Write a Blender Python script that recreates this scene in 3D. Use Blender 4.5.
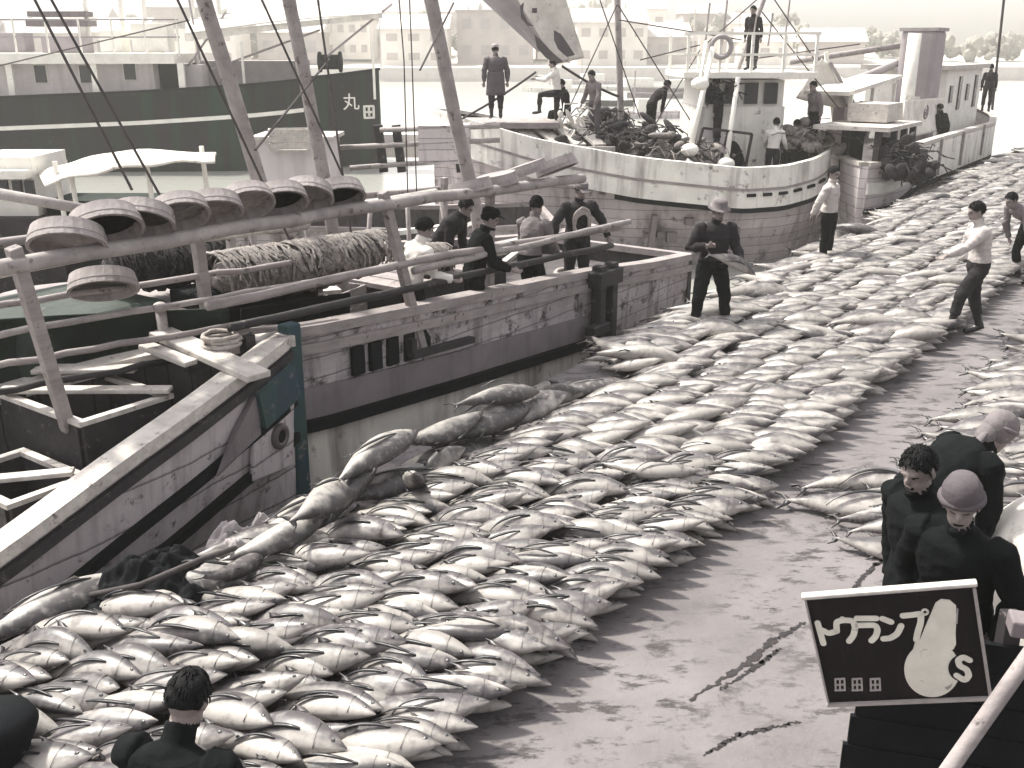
import bpy, bmesh, math, random
import numpy as np
from mathutils import Vector, Matrix, Euler, noise as mnoise

R = math.radians
rnd = random.Random(7)
for o in list(bpy.data.objects):
    bpy.data.objects.remove(o)
sc = bpy.context.scene
COL = sc.collection

# ---------------------------------------------------------------- camera, sky, sun, exposure
CAM_H, FPX, PITCH = 3.6, 1000.0, math.atan(337 / 1000.0)
cd = bpy.data.cameras.new('camera')
cam = bpy.data.objects.new('camera', cd); COL.objects.link(cam)
cam.location = (0, 0, CAM_H); cam.rotation_euler = (R(90) - PITCH, 0, 0)
cd.sensor_width = 36; cd.lens = 36 * FPX / 1024; cd.clip_start = 0.05; cd.clip_end = 3000
sc.camera = cam

SUN_EL, SUN_AZ = 56.0, -58.0          # azimuth from +Y, clockwise positive
w = bpy.data.worlds.new('World'); sc.world = w; w.use_nodes = True
nt = w.node_tree
bg = nt.nodes['Background']
sky = nt.nodes.new('ShaderNodeTexSky'); sky.sky_type = 'NISHITA'; sky.sun_disc = False
sky.sun_elevation = R(SUN_EL); sky.sun_rotation = R(SUN_AZ); sky.dust_density = 4; sky.air_density = 1.2
hs = nt.nodes.new('ShaderNodeHueSaturation'); hs.inputs['Saturation'].default_value = 0.12
tint = nt.nodes.new('ShaderNodeMix'); tint.data_type = 'RGBA'; tint.blend_type = 'MULTIPLY'
tint.inputs[0].default_value = 1.0; tint.inputs[7].default_value = (.985, .96, .975, 1)
nt.links.new(sky.outputs[0], hs.inputs['Color']); nt.links.new(hs.outputs[0], tint.inputs[6])
nt.links.new(tint.outputs[2], bg.inputs['Color']); bg.inputs['Strength'].default_value = 0.148
sd = bpy.data.lights.new('sun', 'SUN'); sd.energy = 3.8; sd.angle = R(4.0); sd.color = (1.0, .965, .85)
sun = bpy.data.objects.new('sun', sd); COL.objects.link(sun)
sv = Vector((math.sin(R(SUN_AZ)) * math.cos(R(SUN_EL)), math.cos(R(SUN_AZ)) * math.cos(R(SUN_EL)), math.sin(R(SUN_EL))))
sun.rotation_euler = (-sv).to_track_quat('-Z', 'Y').to_euler(); sun.location = sv * 60
vs = sc.view_settings
vs.view_transform = 'Standard'; vs.look = 'None'; vs.exposure = 1.0; vs.gamma = 1; vs.use_curve_mapping = False
sc.cycles.use_denoising = True
sc.cycles.max_bounces = 6; sc.cycles.volume_bounces = 1

# ---------------------------------------------------------------- measuring helpers
TH = PITCH
def ray(x, y):
    cx = (x - 512) / FPX; cy = -(y - 384) / FPX
    return np.array([cx, math.cos(TH) + cy * math.sin(TH), -math.sin(TH) + cy * math.cos(TH)])
def G(x, y, z=0.0):
    r = ray(x, y); p = r * ((z - CAM_H) / r[2]); p[2] += CAM_H; return Vector(p)
def YP(x, y, Y):
    r = ray(x, y); p = r * (Y / r[1]); p[2] += CAM_H; return Vector(p)
QA = R(36)
QD = np.array([math.sin(QA), math.cos(QA)]); QN = np.array([math.cos(QA), -math.sin(QA)])
QROT = R(54)
def Q(u, w_, z=0.0):                         # quay frame (along, across) -> world
    p = QD * u + QN * w_; return Vector((p[0], p[1], z))
def WP(x, y, w_):                            # sight line met with an upright plane along the quay -> (u, -w, z)
    r = ray(x, y); t = w_ / (r[:2] @ QN); p = r * t
    return Vector((p[:2] @ QD, -w_, p[2] + CAM_H))

# ---------------------------------------------------------------- object helpers
def tag(o, label=None, cat=None, group=None, kind=None):
    if label: o['label'] = label
    if cat: o['category'] = cat
    if group: o['group'] = group
    if kind: o['kind'] = kind
    return o
def empty(name, loc=(0, 0, 0), rz=0.0, label=None, cat=None, group=None):
    o = bpy.data.objects.new(name, None); COL.objects.link(o)
    o.location = loc; o.rotation_euler = (0, 0, rz); o.empty_display_size = .2
    return tag(o, label, cat, group)
def qempty(name, u, w_, z, label, cat, group=None):
    return empty(name, Q(u, w_, z), QROT, label, cat, group)
def copy_tree(o, parent=None):
    c = o.copy(); COL.objects.link(c)
    if parent: c.parent = parent
    for ch in list(o.children): copy_tree(ch, c)
    return c

class MB:
    def __init__(s, off=(0, 0, 0)):
        s.v = []; s.f = []; s.off = Vector(off)
    def add(s, verts, faces):
        b = len(s.v)
        s.v += [Vector(p) - s.off for p in verts]
        s.f += [tuple(i + b for i in f) for f in faces]
    def box(s, c, size, rot=None):
        hx, hy, hz = size[0] / 2, size[1] / 2, size[2] / 2
        m = rot if rot is not None else Matrix.Identity(3)
        if isinstance(m, Euler): m = m.to_matrix()
        vs_ = [Vector(c) + m @ Vector((sx * hx, sy * hy, sz * hz)) for sx in (-1, 1) for sy in (-1, 1) for sz in (-1, 1)]
        s.add(vs_, [(0, 1, 3, 2), (4, 6, 7, 5), (0, 4, 5, 1), (2, 3, 7, 6), (0, 2, 6, 4), (1, 5, 7, 3)])
        return s
    def bar(s, p0, p1, w_, h, up=(0, 0, 1)):
        p0, p1 = Vector(p0), Vector(p1); d = (p1 - p0); L = d.length; d.normalize()
        x = d.cross(Vector(up))
        if x.length < 1e-4: x = d.cross(Vector((1, 0, 0)))
        x.normalize(); y = x.cross(d)
        m = Matrix((d, x, y)).transposed()
        return s.box((p0 + p1) / 2, (L, w_, h), m)
    def tube(s, path, r, seg=8, cap=True):
        path = [Vector(p) for p in path]; n = len(path)
        rr = [r] * n if not hasattr(r, '__len__') else list(r)
        rings = []; prev = None
        for i, p in enumerate(path):
            d = (path[min(i + 1, n - 1)] - path[max(i - 1, 0)]).normalized()
            if prev is None:
                a = d.cross(Vector((0, 0, 1)))
                if a.length < .05: a = d.cross(Vector((1, 0, 0)))
            else:
                a = prev - d * prev.dot(d)
            a.normalize(); prev = a; b = d.cross(a)
            rings.append([p + (a * math.cos(2 * math.pi * k / seg) + b * math.sin(2 * math.pi * k / seg)) * rr[i] for k in range(seg)])
        return s.loft(rings, cap)
    def loft(s, rings, cap=True, closed=True):
        n = len(rings[0]); vs_ = [p for r in rings for p in r]; fs = []
        for i in range(len(rings) - 1):
            for k in range(n if closed else n - 1):
                k2 = (k + 1) % n
                fs.append((i * n + k, i * n + k2, (i + 1) * n + k2, (i + 1) * n + k))
        if cap and closed:
            fs.append(tuple(range(n))[::-1]); fs.append(tuple(range((len(rings) - 1) * n, len(rings) * n)))
        s.add(vs_, fs); return s
    def lathe(s, prof, seg=20, m=None, c=(0, 0, 0), sx=1, sy=1):
        m = m or Matrix.Identity(3)
        rings = [[Vector(c) + m @ Vector((r * math.cos(2 * math.pi * k / seg) * sx, r * math.sin(2 * math.pi * k / seg) * sy, z)) for k in range(seg)] for r, z in prof]
        return s.loft(rings, cap=True)
    def ell(s, c, r, m=None, seg=12, n=8):
        prof = [(math.sin(math.pi * (i + .02) / (n + .04)), -math.cos(math.pi * (i + .02) / (n + .04))) for i in range(n + 1)]
        m = m or Matrix.Identity(3)
        rings = [[Vector(c) + m @ Vector((q * math.cos(2 * math.pi * k / seg) * r[0], q * math.sin(2 * math.pi * k / seg) * r[1], z * r[2])) for k in range(seg)] for q, z in prof]
        return s.loft(rings)
    def torus(s, c, R_, r, m=None, seg=20, n=7, wob=0.0):
        m = m or Matrix.Identity(3); rings = []
        for k in range(seg):
            a = 2 * math.pi * k / seg; e = 1 + wob * rnd.uniform(-1, 1)
            rings.append([Vector(c) + m @ Vector(((R_ * e + r * math.cos(b)) * math.cos(a), (R_ * e + r * math.cos(b)) * math.sin(a), r * math.sin(b) + wob * R_ * .3 * rnd.uniform(-1, 1))) for b in [2 * math.pi * j / n for j in range(n)]])
        rings.append(rings[0]); return s.loft(rings, cap=False)
    def mesh(s, name):
        me = bpy.data.meshes.new(name); me.from_pydata([tuple(p) for p in s.v], [], s.f); me.validate(); me.update()
        return me
    def build(s, name, mat, parent=None, smooth=False, bevel=0.0):
        me = s.mesh(name)
        if bevel or not smooth:
            pass
        bm = bmesh.new(); bm.from_mesh(me); bmesh.ops.recalc_face_normals(bm, faces=bm.faces); bm.to_mesh(me); bm.free()
        me.materials.append(mat)
        if smooth: me.polygons.foreach_set('use_smooth', [True] * len(me.polygons))
        o = bpy.data.objects.new(name, me); COL.objects.link(o)
        if parent is not None: o.parent = parent
        if bevel:
            b = o.modifiers.new('bevel', 'BEVEL'); b.width = bevel; b.segments = 2; b.limit_method = 'ANGLE'
        return o

# ---------------------------------------------------------------- materials
def hexl(c): return (c, c, c) if not hasattr(c, '__len__') else c
def mat(name, c1, c2=None, scale=4.0, rough=.75, spot=None, spot_amt=.35, spot_scale=6.0, plank=None, plank_axis=2, streak=None,
        streak_amt=.5, streak_col=(.03, .025, .025), bump=.25, bump_scale=30.0, spec=.3, detail=6, coat=0.0, grain=None):
    m = bpy.data.materials.new(name); m.use_nodes = True
    t = m.node_tree; N = t.nodes; L = t.links; p = N['Principled BSDF']
    tc = N.new('ShaderNodeTexCoord'); co = tc.outputs['Object']
    c1 = hexl(c1); c2 = hexl(c2) if c2 is not None else tuple(x * .7 for x in c1)
    def noise(sc_, vec=None, det=detail, ro=.62):
        n = N.new('ShaderNodeTexNoise'); n.inputs['Scale'].default_value = sc_; n.inputs['Detail'].default_value = det
        n.inputs['Roughness'].default_value = ro; L.new(vec if vec is not None else co, n.inputs['Vector']); return n.outputs['Fac']
    def ramp(f, a, b):
        r = N.new('ShaderNodeMapRange'); r.inputs[1].default_value = a; r.inputs[2].default_value = b; L.new(f, r.inputs[0]); return r.outputs[0]
    def mixc(f, A, B):
        x = N.new('ShaderNodeMix'); x.data_type = 'RGBA'; L.new(f, x.inputs[0])
        for k, v in ((6, A), (7, B)):
            if hasattr(v, 'is_linked') or not isinstance(v, tuple): L.new(v, x.inputs[k])
            else: x.inputs[k].default_value = (*v, 1)
        return x.outputs[2]
    def mul(f, k):
        x = N.new('ShaderNodeMath'); x.operation = 'MULTIPLY'; L.new(f, x.inputs[0])
        if isinstance(k, (int, float)): x.inputs[1].default_value = k
        else: L.new(k, x.inputs[1])
        return x.outputs[0]
    def stretch(v):
        mp = N.new('ShaderNodeMapping'); mp.inputs['Scale'].default_value = v; L.new(co, mp.inputs['Vector']); return mp.outputs[0]
    col = mixc(ramp(noise(scale), .32, .68), c2, c1)
    if grain: col = mixc(mul(ramp(noise(1.0, stretch(grain), 4), .45, .7), .55), col, tuple(x * .45 for x in c1))
    if plank:
        sx = N.new('ShaderNodeSeparateXYZ'); L.new(co, sx.inputs[0])
        a = mul(sx.outputs[plank_axis], 1.0 / plank)
        wob = N.new('ShaderNodeMath'); wob.operation = 'ADD'; L.new(a, wob.inputs[0]); L.new(mul(noise(1.2), .35), wob.inputs[1])
        fl = N.new('ShaderNodeMath'); fl.operation = 'FLOOR'; L.new(wob.outputs[0], fl.inputs[0])
        wn = N.new('ShaderNodeTexWhiteNoise'); wn.noise_dimensions = '1D'; L.new(fl.outputs[0], wn.inputs['W'])
        col = mixc(mul(wn.outputs['Value'], .45), col, tuple(x * .55 for x in c1))
        fr = N.new('ShaderNodeMath'); fr.operation = 'FRACT'; L.new(wob.outputs[0], fr.inputs[0])
        col = mixc(mul(ramp(fr.outputs[0], .09, .03), .8), col, tuple(x * .12 for x in c1))
    if spot is not None:
        f = noise(spot_scale, None, 8, .7); col = mixc(ramp(f, .66 - spot_amt * .3, .74 - spot_amt * .25), col, hexl(spot))
    if streak:
        f = noise(1.0, stretch(streak), 5, .6); col = mixc(mul(ramp(f, .5, .72), streak_amt), col, streak_col)
    L.new(col, p.inputs['Base Color'])
    rr = N.new('ShaderNodeMapRange'); rr.inputs[3].default_value = max(rough - .15, .05); rr.inputs[4].default_value = min(rough + .15, 1)
    L.new(noise(scale * 2.3), rr.inputs[0]); L.new(rr.outputs[0], p.inputs['Roughness'])
    p.inputs['Specular IOR Level'].default_value = spec
    if bump:
        b = N.new('ShaderNodeBump'); b.inputs['Strength'].default_value = bump; b.inputs['Distance'].default_value = .02
        L.new(noise(bump_scale), b.inputs['Height']); L.new(b.outputs[0], p.inputs['Normal'])
    return m

M = {}
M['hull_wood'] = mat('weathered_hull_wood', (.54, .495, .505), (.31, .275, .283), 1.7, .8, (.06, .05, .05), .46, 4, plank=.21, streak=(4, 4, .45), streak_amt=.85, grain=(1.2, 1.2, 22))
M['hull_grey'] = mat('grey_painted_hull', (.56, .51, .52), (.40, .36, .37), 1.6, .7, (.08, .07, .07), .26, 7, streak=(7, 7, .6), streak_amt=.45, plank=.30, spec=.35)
M['hull_band'] = mat('plain_grey_band', (.20, .175, .183), (.15, .13, .137), 2.2, .75, streak=(6, 6, .5), streak_amt=.3)
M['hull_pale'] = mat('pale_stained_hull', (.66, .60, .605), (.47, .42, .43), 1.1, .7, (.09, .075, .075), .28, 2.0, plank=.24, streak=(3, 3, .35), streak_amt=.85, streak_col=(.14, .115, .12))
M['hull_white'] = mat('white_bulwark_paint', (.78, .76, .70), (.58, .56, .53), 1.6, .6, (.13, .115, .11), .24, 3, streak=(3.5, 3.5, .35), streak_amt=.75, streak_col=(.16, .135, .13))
M['white'] = mat('worn_white_paint', (.80, .78, .72), (.66, .64, .60), 3, .6, (.25, .22, .2), .14, 6)
M['white_wood'] = mat('bleached_wood', (.58, .545, .505), (.40, .37, .35), 5, .75, (.14, .12, .12), .25, 9, grain=(14, 2, 14))
M['wood'] = mat('grey_wood', (.34, .305, .30), (.22, .195, .195), 4, .8, (.06, .05, .05), .25, 8, grain=(2, 16, 16))
M['pole'] = mat('peeled_pole_wood', (.36, .33, .32), (.22, .20, .20), 5, .75, (.09, .075, .075), .3, 9)
M['dark_wood'] = mat('dark_wet_wood', (.035, .031, .033), (.018, .016, .018), 4, .65, (.14, .12, .12), .2, 9)
M['deck'] = mat('worn_deck_boards', (.10, .09, .092), (.045, .04, .042), 3, .75, (.03, .025, .03), .3, 5, plank=.14, plank_axis=1)
M['dark'] = mat('tarred_black', (.008, .009, .011), (.005, .006, .007), 5, .8, spec=.08)
M['ship_hull'] = mat('dark_ship_hull', (.020, .018, .019), (.012, .012, .012), .5, .85, (.075, .065, .065), .12, 1.2, streak=(.9, .9, .05), streak_amt=.8, streak_col=(.006, .05, .022), spec=.08)
M['ship_house'] = mat('ship_house_paint', (.66, .61, .62), (.54, .50, .51), 1.2, .7, streak=(3, 3, .3), streak_amt=.3, streak_col=(.2, .17, .17))
M['teal'] = mat('teal_stained_paint', (.020, .045, .075), (.03, .06, .05), 2.8, .75, (.16, .15, .145), .30, 5, streak=(6, 6, .5), streak_amt=.5)
M['green'] = mat('green_grey_tarpaulin', (.035, .048, .040), (.016, .024, .020), 3.5, .7, (.16, .17, .15), .15, 3)
M['green_dark'] = mat('dark_green_tarpaulin', (.022, .032, .027), (.012, .017, .014), 2, .85, (.05, .06, .052), .12, 4, spec=.15)
M['tub'] = mat('pale_tub_staves', (.36, .325, .32), (.22, .195, .195), 4, .8, (.12, .1, .1), .2, 6, grain=(14, 14, 2))
M['tub_shade'] = mat('shaded_tub_inside', (.03, .027, .03), (.015, .014, .016), 6, .8)  # near-black: the shade inside the tubs is put into the colour
M['net'] = mat('dry_net_twine', (.36, .33, .31), (.13, .115, .115), 9, .95, (.05, .045, .045), .4, 24, bump=.9, bump_scale=60, grain=(40, 6, 6))
M['net_dark'] = mat('wet_net_twine', (.05, .045, .048), (.022, .02, .023), 7, .9, (.11, .1, .1), .25, 20, bump=.9, bump_scale=50)
M['rope'] = mat('manila_rope', (.42, .38, .35), (.26, .23, .22), 20, .9)
M['wire'] = mat('tarred_rigging', (.07, .06, .062), (.04, .035, .035), 9, .8)
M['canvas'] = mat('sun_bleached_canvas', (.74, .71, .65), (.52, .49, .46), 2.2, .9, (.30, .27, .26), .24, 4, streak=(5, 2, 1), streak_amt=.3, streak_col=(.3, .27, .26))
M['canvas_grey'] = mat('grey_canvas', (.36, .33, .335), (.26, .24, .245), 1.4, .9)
M['glass'] = mat('dark_window_glass', (.022, .022, .026), (.016, .016, .02), 2, .2, spec=.6, bump=0)
M['rubber'] = mat('old_rubber', (.02, .02, .022), (.013, .013, .015), 8, .8)
M['metal'] = mat('rusty_iron', (.12, .10, .10), (.06, .05, .05), 8, .6, (.16, .12, .11), .25, 12)
M['stack_grey'] = mat('funnel_grey_paint', (.33, .295, .31), (.27, .24, .255), 1.5, .7)
# clothes
M['skin'] = mat('weathered_skin', (.24, .20, .19), (.18, .15, .142), 14, .6, bump=.1)
M['hair'] = mat('black_hair', (.007, .007, .008), (.004, .004, .005), 40, .6, spec=.15, bump=.6, bump_scale=120)
M['black_cloth'] = mat('black_work_cloth', (.007, .0085, .009), (.004, .005, .0055), 6, .95, spec=.08, bump=.5, bump_scale=18)
M['dark_cloth'] = mat('dark_wool', (.030, .027, .030), (.016, .014, .016), 6, .95, spec=.12, bump=.5, bump_scale=18)
M['grey_cloth'] = mat('grey_wool', (.19, .17, .175), (.12, .105, .11), 5, .9, bump=.5, bump_scale=20)
M['coat_cloth'] = mat('long_coat_cloth', (.105, .09, .098), (.07, .06, .067), 5, .9, bump=.5, bump_scale=18)
M['light_cloth'] = mat('pale_knit', (.52, .48, .46), (.34, .31, .305), 4, .9, (.2, .18, .18), .2, 7, bump=.6, bump_scale=22)
M['white_cloth'] = mat('white_cotton', (.74, .71, .67), (.60, .57, .54), 4, .9, bump=.4, bump_scale=18)
M['boot'] = mat('black_rubber_boot', (.012, .012, .014), (.008, .008, .01), 6, .35, spec=.5)
M['cap_grey'] = mat('light_felt', (.40, .365, .36), (.30, .27, .27), 8, .9)

def fish_material(name, belly, back, blood=.25):
    m = bpy.data.materials.new(name); m.use_nodes = True
    t = m.node_tree; N = t.nodes; L = t.links; p = N['Principled BSDF']
    at = N.new('ShaderNodeAttribute'); at.attribute_name = 'back'
    rn = N.new('ShaderNodeAttribute'); rn.attribute_name = 'vary'
    oi = N.new('ShaderNodeObjectInfo'); geo = N.new('ShaderNodeNewGeometry')
    n1 = N.new('ShaderNodeTexNoise'); n1.inputs['Scale'].default_value = 7; n1.inputs['Detail'].default_value = 7; L.new(geo.outputs['Position'], n1.inputs['Vector'])
    n2 = N.new('ShaderNodeTexNoise'); n2.inputs['Scale'].default_value = 19; n2.inputs['Detail'].default_value = 6; L.new(geo.outputs['Position'], n2.inputs['Vector'])
    def rng(f, a, b, c=0., d=1.):
        r = N.new('ShaderNodeMapRange'); r.inputs[1].default_value = a; r.inputs[2].default_value = b
        r.inputs[3].default_value = c; r.inputs[4].default_value = d; L.new(f, r.inputs[0]); return r.outputs[0]
    def math_(op, a, b):
        x = N.new('ShaderNodeMath'); x.operation = op
        for i, k in enumerate((a, b)):
            if isinstance(k, (int, float)): x.inputs[i].default_value = k
            else: L.new(k, x.inputs[i])
        return x.outputs[0]
    def mix(f, A, B):
        x = N.new('ShaderNodeMix'); x.data_type = 'RGBA'; L.new(f, x.inputs[0])
        for k, v in ((6, A), (7, B)):
            if isinstance(v, tuple): x.inputs[k].default_value = (*v, 1)
            else: L.new(v, x.inputs[k])
        return x.outputs[2]
    f = math_('ADD', at.outputs['Fac'], rng(n1.outputs['Fac'], .3, .7, -.28, .28))
    f = math_('ADD', f, rng(oi.outputs['Random'], 0, 1, -.14, .34))
    f = math_('ADD', f, rng(rn.outputs['Fac'], 0, 1, -.12, .22))
    col = mix(rng(f, .22, .74), belly, back)
    g = tuple(x * .52 for x in belly)
    col = mix(math_('MULTIPLY', rng(n2.outputs['Fac'], .52, .70), .75), col, g)
    col = mix(math_('MULTIPLY', rng(n1.outputs['Fac'], .60, .72), blood * 2), col, (.07, .05, .05))
    br = math_('MULTIPLY', rng(oi.outputs['Random'], 0, 1, .72, 1.22), rng(rn.outputs['Fac'], 0, 1, .72, 1.3))
    vm = N.new('ShaderNodeVectorMath'); vm.operation = 'SCALE'; L.new(col, vm.inputs[0]); L.new(br, vm.inputs['Scale']); col = vm.outputs[0]
    fin = rng(at.outputs['Fac'], 1.5, 1.9)
    col = mix(fin, col, (.018, .017, .02))
    L.new(col, p.inputs['Base Color'])
    L.new(rng(n2.outputs['Fac'], .3, .7, .28, .55), p.inputs['Roughness']); p.inputs['Specular IOR Level'].default_value = .5
    b = N.new('ShaderNodeBump'); b.inputs['Strength'].default_value = .25; b.inputs['Distance'].default_value = .01
    L.new(n2.outputs['Fac'], b.inputs['Height']); L.new(b.outputs[0], p.inputs['Normal'])
    return m
M['fish'] = fish_material('tuna_skin', (.36, .335, .315), (.06, .054, .058))
M['fish_far'] = M['fish']
M['big_fish'] = fish_material('large_fish_skin', (.44, .415, .39), (.06, .054, .056), .05)

def concrete():
    m = mat('quay_concrete', (.185, .169, .173), (.125, .114, .117), 1.1, .7, (.055, .048, .05), .30, 2.6, bump=.35, bump_scale=24)
    t = m.node_tree; N = t.nodes; L = t.links; p = N['Principled BSDF']
    src = p.inputs['Base Color'].links[0].from_socket
    tc = N.new('ShaderNodeTexCoord')
    mp = N.new('ShaderNodeMapping'); mp.inputs['Rotation'].default_value = (0, 0, R(-54)); mp.inputs['Scale'].default_value = (.9, 2.2, 1); L.new(tc.outputs['Object'], mp.inputs['Vector'])
    n = N.new('ShaderNodeTexNoise'); n.inputs['Scale'].default_value = 3.2; n.inputs['Detail'].default_value = 9; n.inputs['Roughness'].default_value = .72; L.new(mp.outputs[0], n.inputs['Vector'])
    n2 = N.new('ShaderNodeTexNoise'); n2.inputs['Scale'].default_value = .55; n2.inputs['Detail'].default_value = 3; L.new(tc.outputs['Object'], n2.inputs['Vector'])
    r = N.new('ShaderNodeMapRange'); r.inputs[1].default_value = .53; r.inputs[2].default_value = .60; L.new(n.outputs['Fac'], r.inputs[0])
    r2 = N.new('ShaderNodeMapRange'); r2.inputs[1].default_value = .34; r2.inputs[2].default_value = .52; L.new(n2.outputs['Fac'], r2.inputs[0])
    k = N.new('ShaderNodeMath'); k.operation = 'MULTIPLY'; L.new(r.outputs[0], k.inputs[0]); L.new(r2.outputs[0], k.inputs[1])
    k2 = N.new('ShaderNodeMath'); k2.operation = 'MULTIPLY'; k2.inputs[1].default_value = .92; L.new(k.outputs[0], k2.inputs[0])
    x = N.new('ShaderNodeMix'); x.data_type = 'RGBA'; L.new(k2.outputs[0], x.inputs[0]); L.new(src, x.inputs[6]); x.inputs[7].default_value = (.04, .035, .037, 1)
    L.new(x.outputs[2], p.inputs['Base Color'])
    n3 = N.new('ShaderNodeTexNoise'); n3.inputs['Scale'].default_value = 1.3; n3.inputs['Detail'].default_value = 6; L.new(mp.outputs[0], n3.inputs['Vector'])
    r3 = N.new('ShaderNodeMapRange'); r3.inputs[1].default_value = .50; r3.inputs[2].default_value = .62; r3.inputs[3].default_value = .78; r3.inputs[4].default_value = .30; L.new(n3.outputs['Fac'], r3.inputs[0]); L.new(r3.outputs[0], p.inputs['Roughness'])
    return m
M['concrete'] = concrete()
M['stain'] = mat('dark_crack_tar', (.035, .03, .032), (.02, .018, .02), 9, .8)
def water_mat():
    m = bpy.data.materials.new('harbour_water'); m.use_nodes = True
    t = m.node_tree; N = t.nodes; L = t.links; p = N['Principled BSDF']
    p.inputs['Base Color'].default_value = (.30, .30, .28, 1); p.inputs['Roughness'].default_value = .22
    tc = N.new('ShaderNodeTexCoord'); mp = N.new('ShaderNodeMapping'); mp.inputs['Scale'].default_value = (.5, 1.6, 1); L.new(tc.outputs['Object'], mp.inputs['Vector'])
    n = N.new('ShaderNodeTexNoise'); n.inputs['Scale'].default_value = 2.2; n.inputs['Detail'].default_value = 5; L.new(mp.outputs[0], n.inputs['Vector'])
    b = N.new('ShaderNodeBump'); b.inputs['Strength'].default_value = .4; b.inputs['Distance'].default_value = .04; L.new(n.outputs['Fac'], b.inputs['Height'])
    L.new(b.outputs[0], p.inputs['Normal'])
    return m
M['water'] = water_mat()
M['land'] = mat('far_hillside_ground', (.58, .55, .50), (.46, .435, .40), .05, .95, (.22, .21, .19), .3, .11, bump=0)
M['tree'] = mat('far_foliage', (.26, .25, .22), (.17, .165, .145), .4, .95, bump=0)
M['wall_far'] = mat('pale_house_wall', (.78, .74, .69), (.66, .62, .58), .4, .9, bump=0)
M['wall_far2'] = mat('brown_house_wall', (.48, .43, .41), (.38, .34, .325), .4, .9, bump=0)
M['roof_far'] = mat('grey_roof_tiles', (.40, .37, .365), (.30, .275, .275), .8, .9, bump=0)
M['roof_far2'] = mat('pale_roof_sheets', (.62, .58, .55), (.52, .485, .465), .8, .9, bump=0)

# ---------------------------------------------------------------- ground, water, shore
def w_edge(u): return -5.78 - .03 * u
mb = MB()
top = []; edge_us = [-14, -4, 0, 4, 8, 12, 16, 20, 26, 32, 40, 52, 70, 90]
L_ = [Q(u, w_edge(u), 0) for u in edge_us]; R_ = [Q(u, 45, 0) for u in edge_us]
n = len(edge_us)
vsx = L_ + R_ + [p + Vector((0, 0, -3.2)) for p in L_] + [p + Vector((0, 0, -3.2)) for p in R_]
fs = []
for i in range(n - 1):
    fs += [(i, i + 1, n + i + 1, n + i), (i, 2 * n + i, 2 * n + i + 1, i + 1)]
fs += [(n - 1, 3 * n - 1, 4 * n - 1, 2 * n - 1), (0, n, 3 * n, 2 * n)]
mb.add(vsx, fs)
tag(mb.build('quay', M['concrete']), kind='structure')
# cracks and tar seams in the paving
def ribbon(pts, w_, z=.004):
    m = MB(); pts = [Vector(p) for p in pts]; a = []; b = []
    for i, p in enumerate(pts):
        d = (pts[min(i + 1, len(pts) - 1)] - pts[max(i - 1, 0)]).normalized(); s_ = Vector((-d.y, d.x, 0))
        k = w_ * rnd.uniform(.25, 1.5) * (.35 + .65 * math.sin(math.pi * (i + .5) / len(pts))) / 2
        a.append(p + s_ * k); b.append(p - s_ * k)
    vs_ = [Vector((p.x, p.y, z)) for p in a + b]; m_ = len(pts)
    m.add(vs_, [(i, i + 1, m_ + i + 1, m_ + i) for i in range(m_ - 1)]); return m
def wiggle(px, n_=70, j=.012):
    P = [G(*p) for p in px]; out = []
    for i in range(n_ + 1):
        t_ = i / n_ * (len(P) - 1); k = min(int(t_), len(P) - 2); q = P[k].lerp(P[k + 1], t_ - k)
        out.append(q + Vector((rnd.uniform(-j, j), rnd.uniform(-j, j), 0)))
    return out
for i, (px, wd) in enumerate([([(690, 700), (745, 665), (775, 640), (806, 622)], .045), ([(720, 690), (760, 664), (780, 648)], .035),
                              ([(850, 592), (875, 565), (895, 556)], .04), ([(705, 755), (740, 735), (800, 722)], .03)]):
    o = ribbon(wiggle(px), wd).build('pavement_crack', M['stain']); tag(o, kind='structure')

mb = MB(); S = 900
mb.add([(-S, -60, -1.6), (S, -60, -1.6), (S, 1200, -1.6), (-S, 1200, -1.6)], [(0, 1, 2, 3)])
tag(mb.build('harbour_water', M['water']), kind='structure')

# far shore and hills: one terrain sheet rising out of the water
def hill_z(x, y):
    y0 = 168 + .06 * x
    d = y - y0
    if d < 0: return -3.0
    base = .4 + min(d, 14) * .03
    rise = max(0, d - 14)
    h = 11 * (1 - math.exp(-rise / 95)) * (1 + .28 * math.sin(x * .021 + 1.2) + .2 * math.sin(x * .047 + y * .02))
    h *= 1.0 - .85 / (1 + math.exp(-(x - 70) / 16))
    return base + h + 1.2 * math.sin(x * .13) * math.sin(y * .11) * min(1, rise / 20)
mb = MB(); nx, ny = 90, 40
xs = [-240 + 480 * i / nx for i in range(nx + 1)]; ys = [150 + 250 * (j / ny) ** 1.3 for j in range(ny + 1)]
mb.add([(x, y, hill_z(x, y)) for y in ys for x in xs],
       [(j * (nx + 1) + i, j * (nx + 1) + i + 1, (j + 1) * (nx + 1) + i + 1, (j + 1) * (nx + 1) + i) for j in range(ny) for i in range(nx)])
tag(mb.build('far_hills', M['land'], smooth=True), kind='structure')

# ---------------------------------------------------------------- haze (one closed box of even, pale air)
HAZE = .0011
me_ = MB().box((0, 190, 27.6), (620, 470, 60.4))
hz = me_.build('haze', bpy.data.materials.new('harbour_haze'))
hm = hz.data.materials[0]; hm.use_nodes = True; hm.node_tree.nodes.clear()
out = hm.node_tree.nodes.new('ShaderNodeOutputMaterial'); pv = hm.node_tree.nodes.new('ShaderNodeVolumePrincipled')
pv.inputs['Color'].default_value = (.985, .975, .93, 1); pv.inputs['Density'].default_value = HAZE; pv.inputs['Anisotropy'].default_value = .2
hm.node_tree.links.new(pv.outputs[0], out.inputs['Volume'])
tag(hz, kind='stuff')

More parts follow.
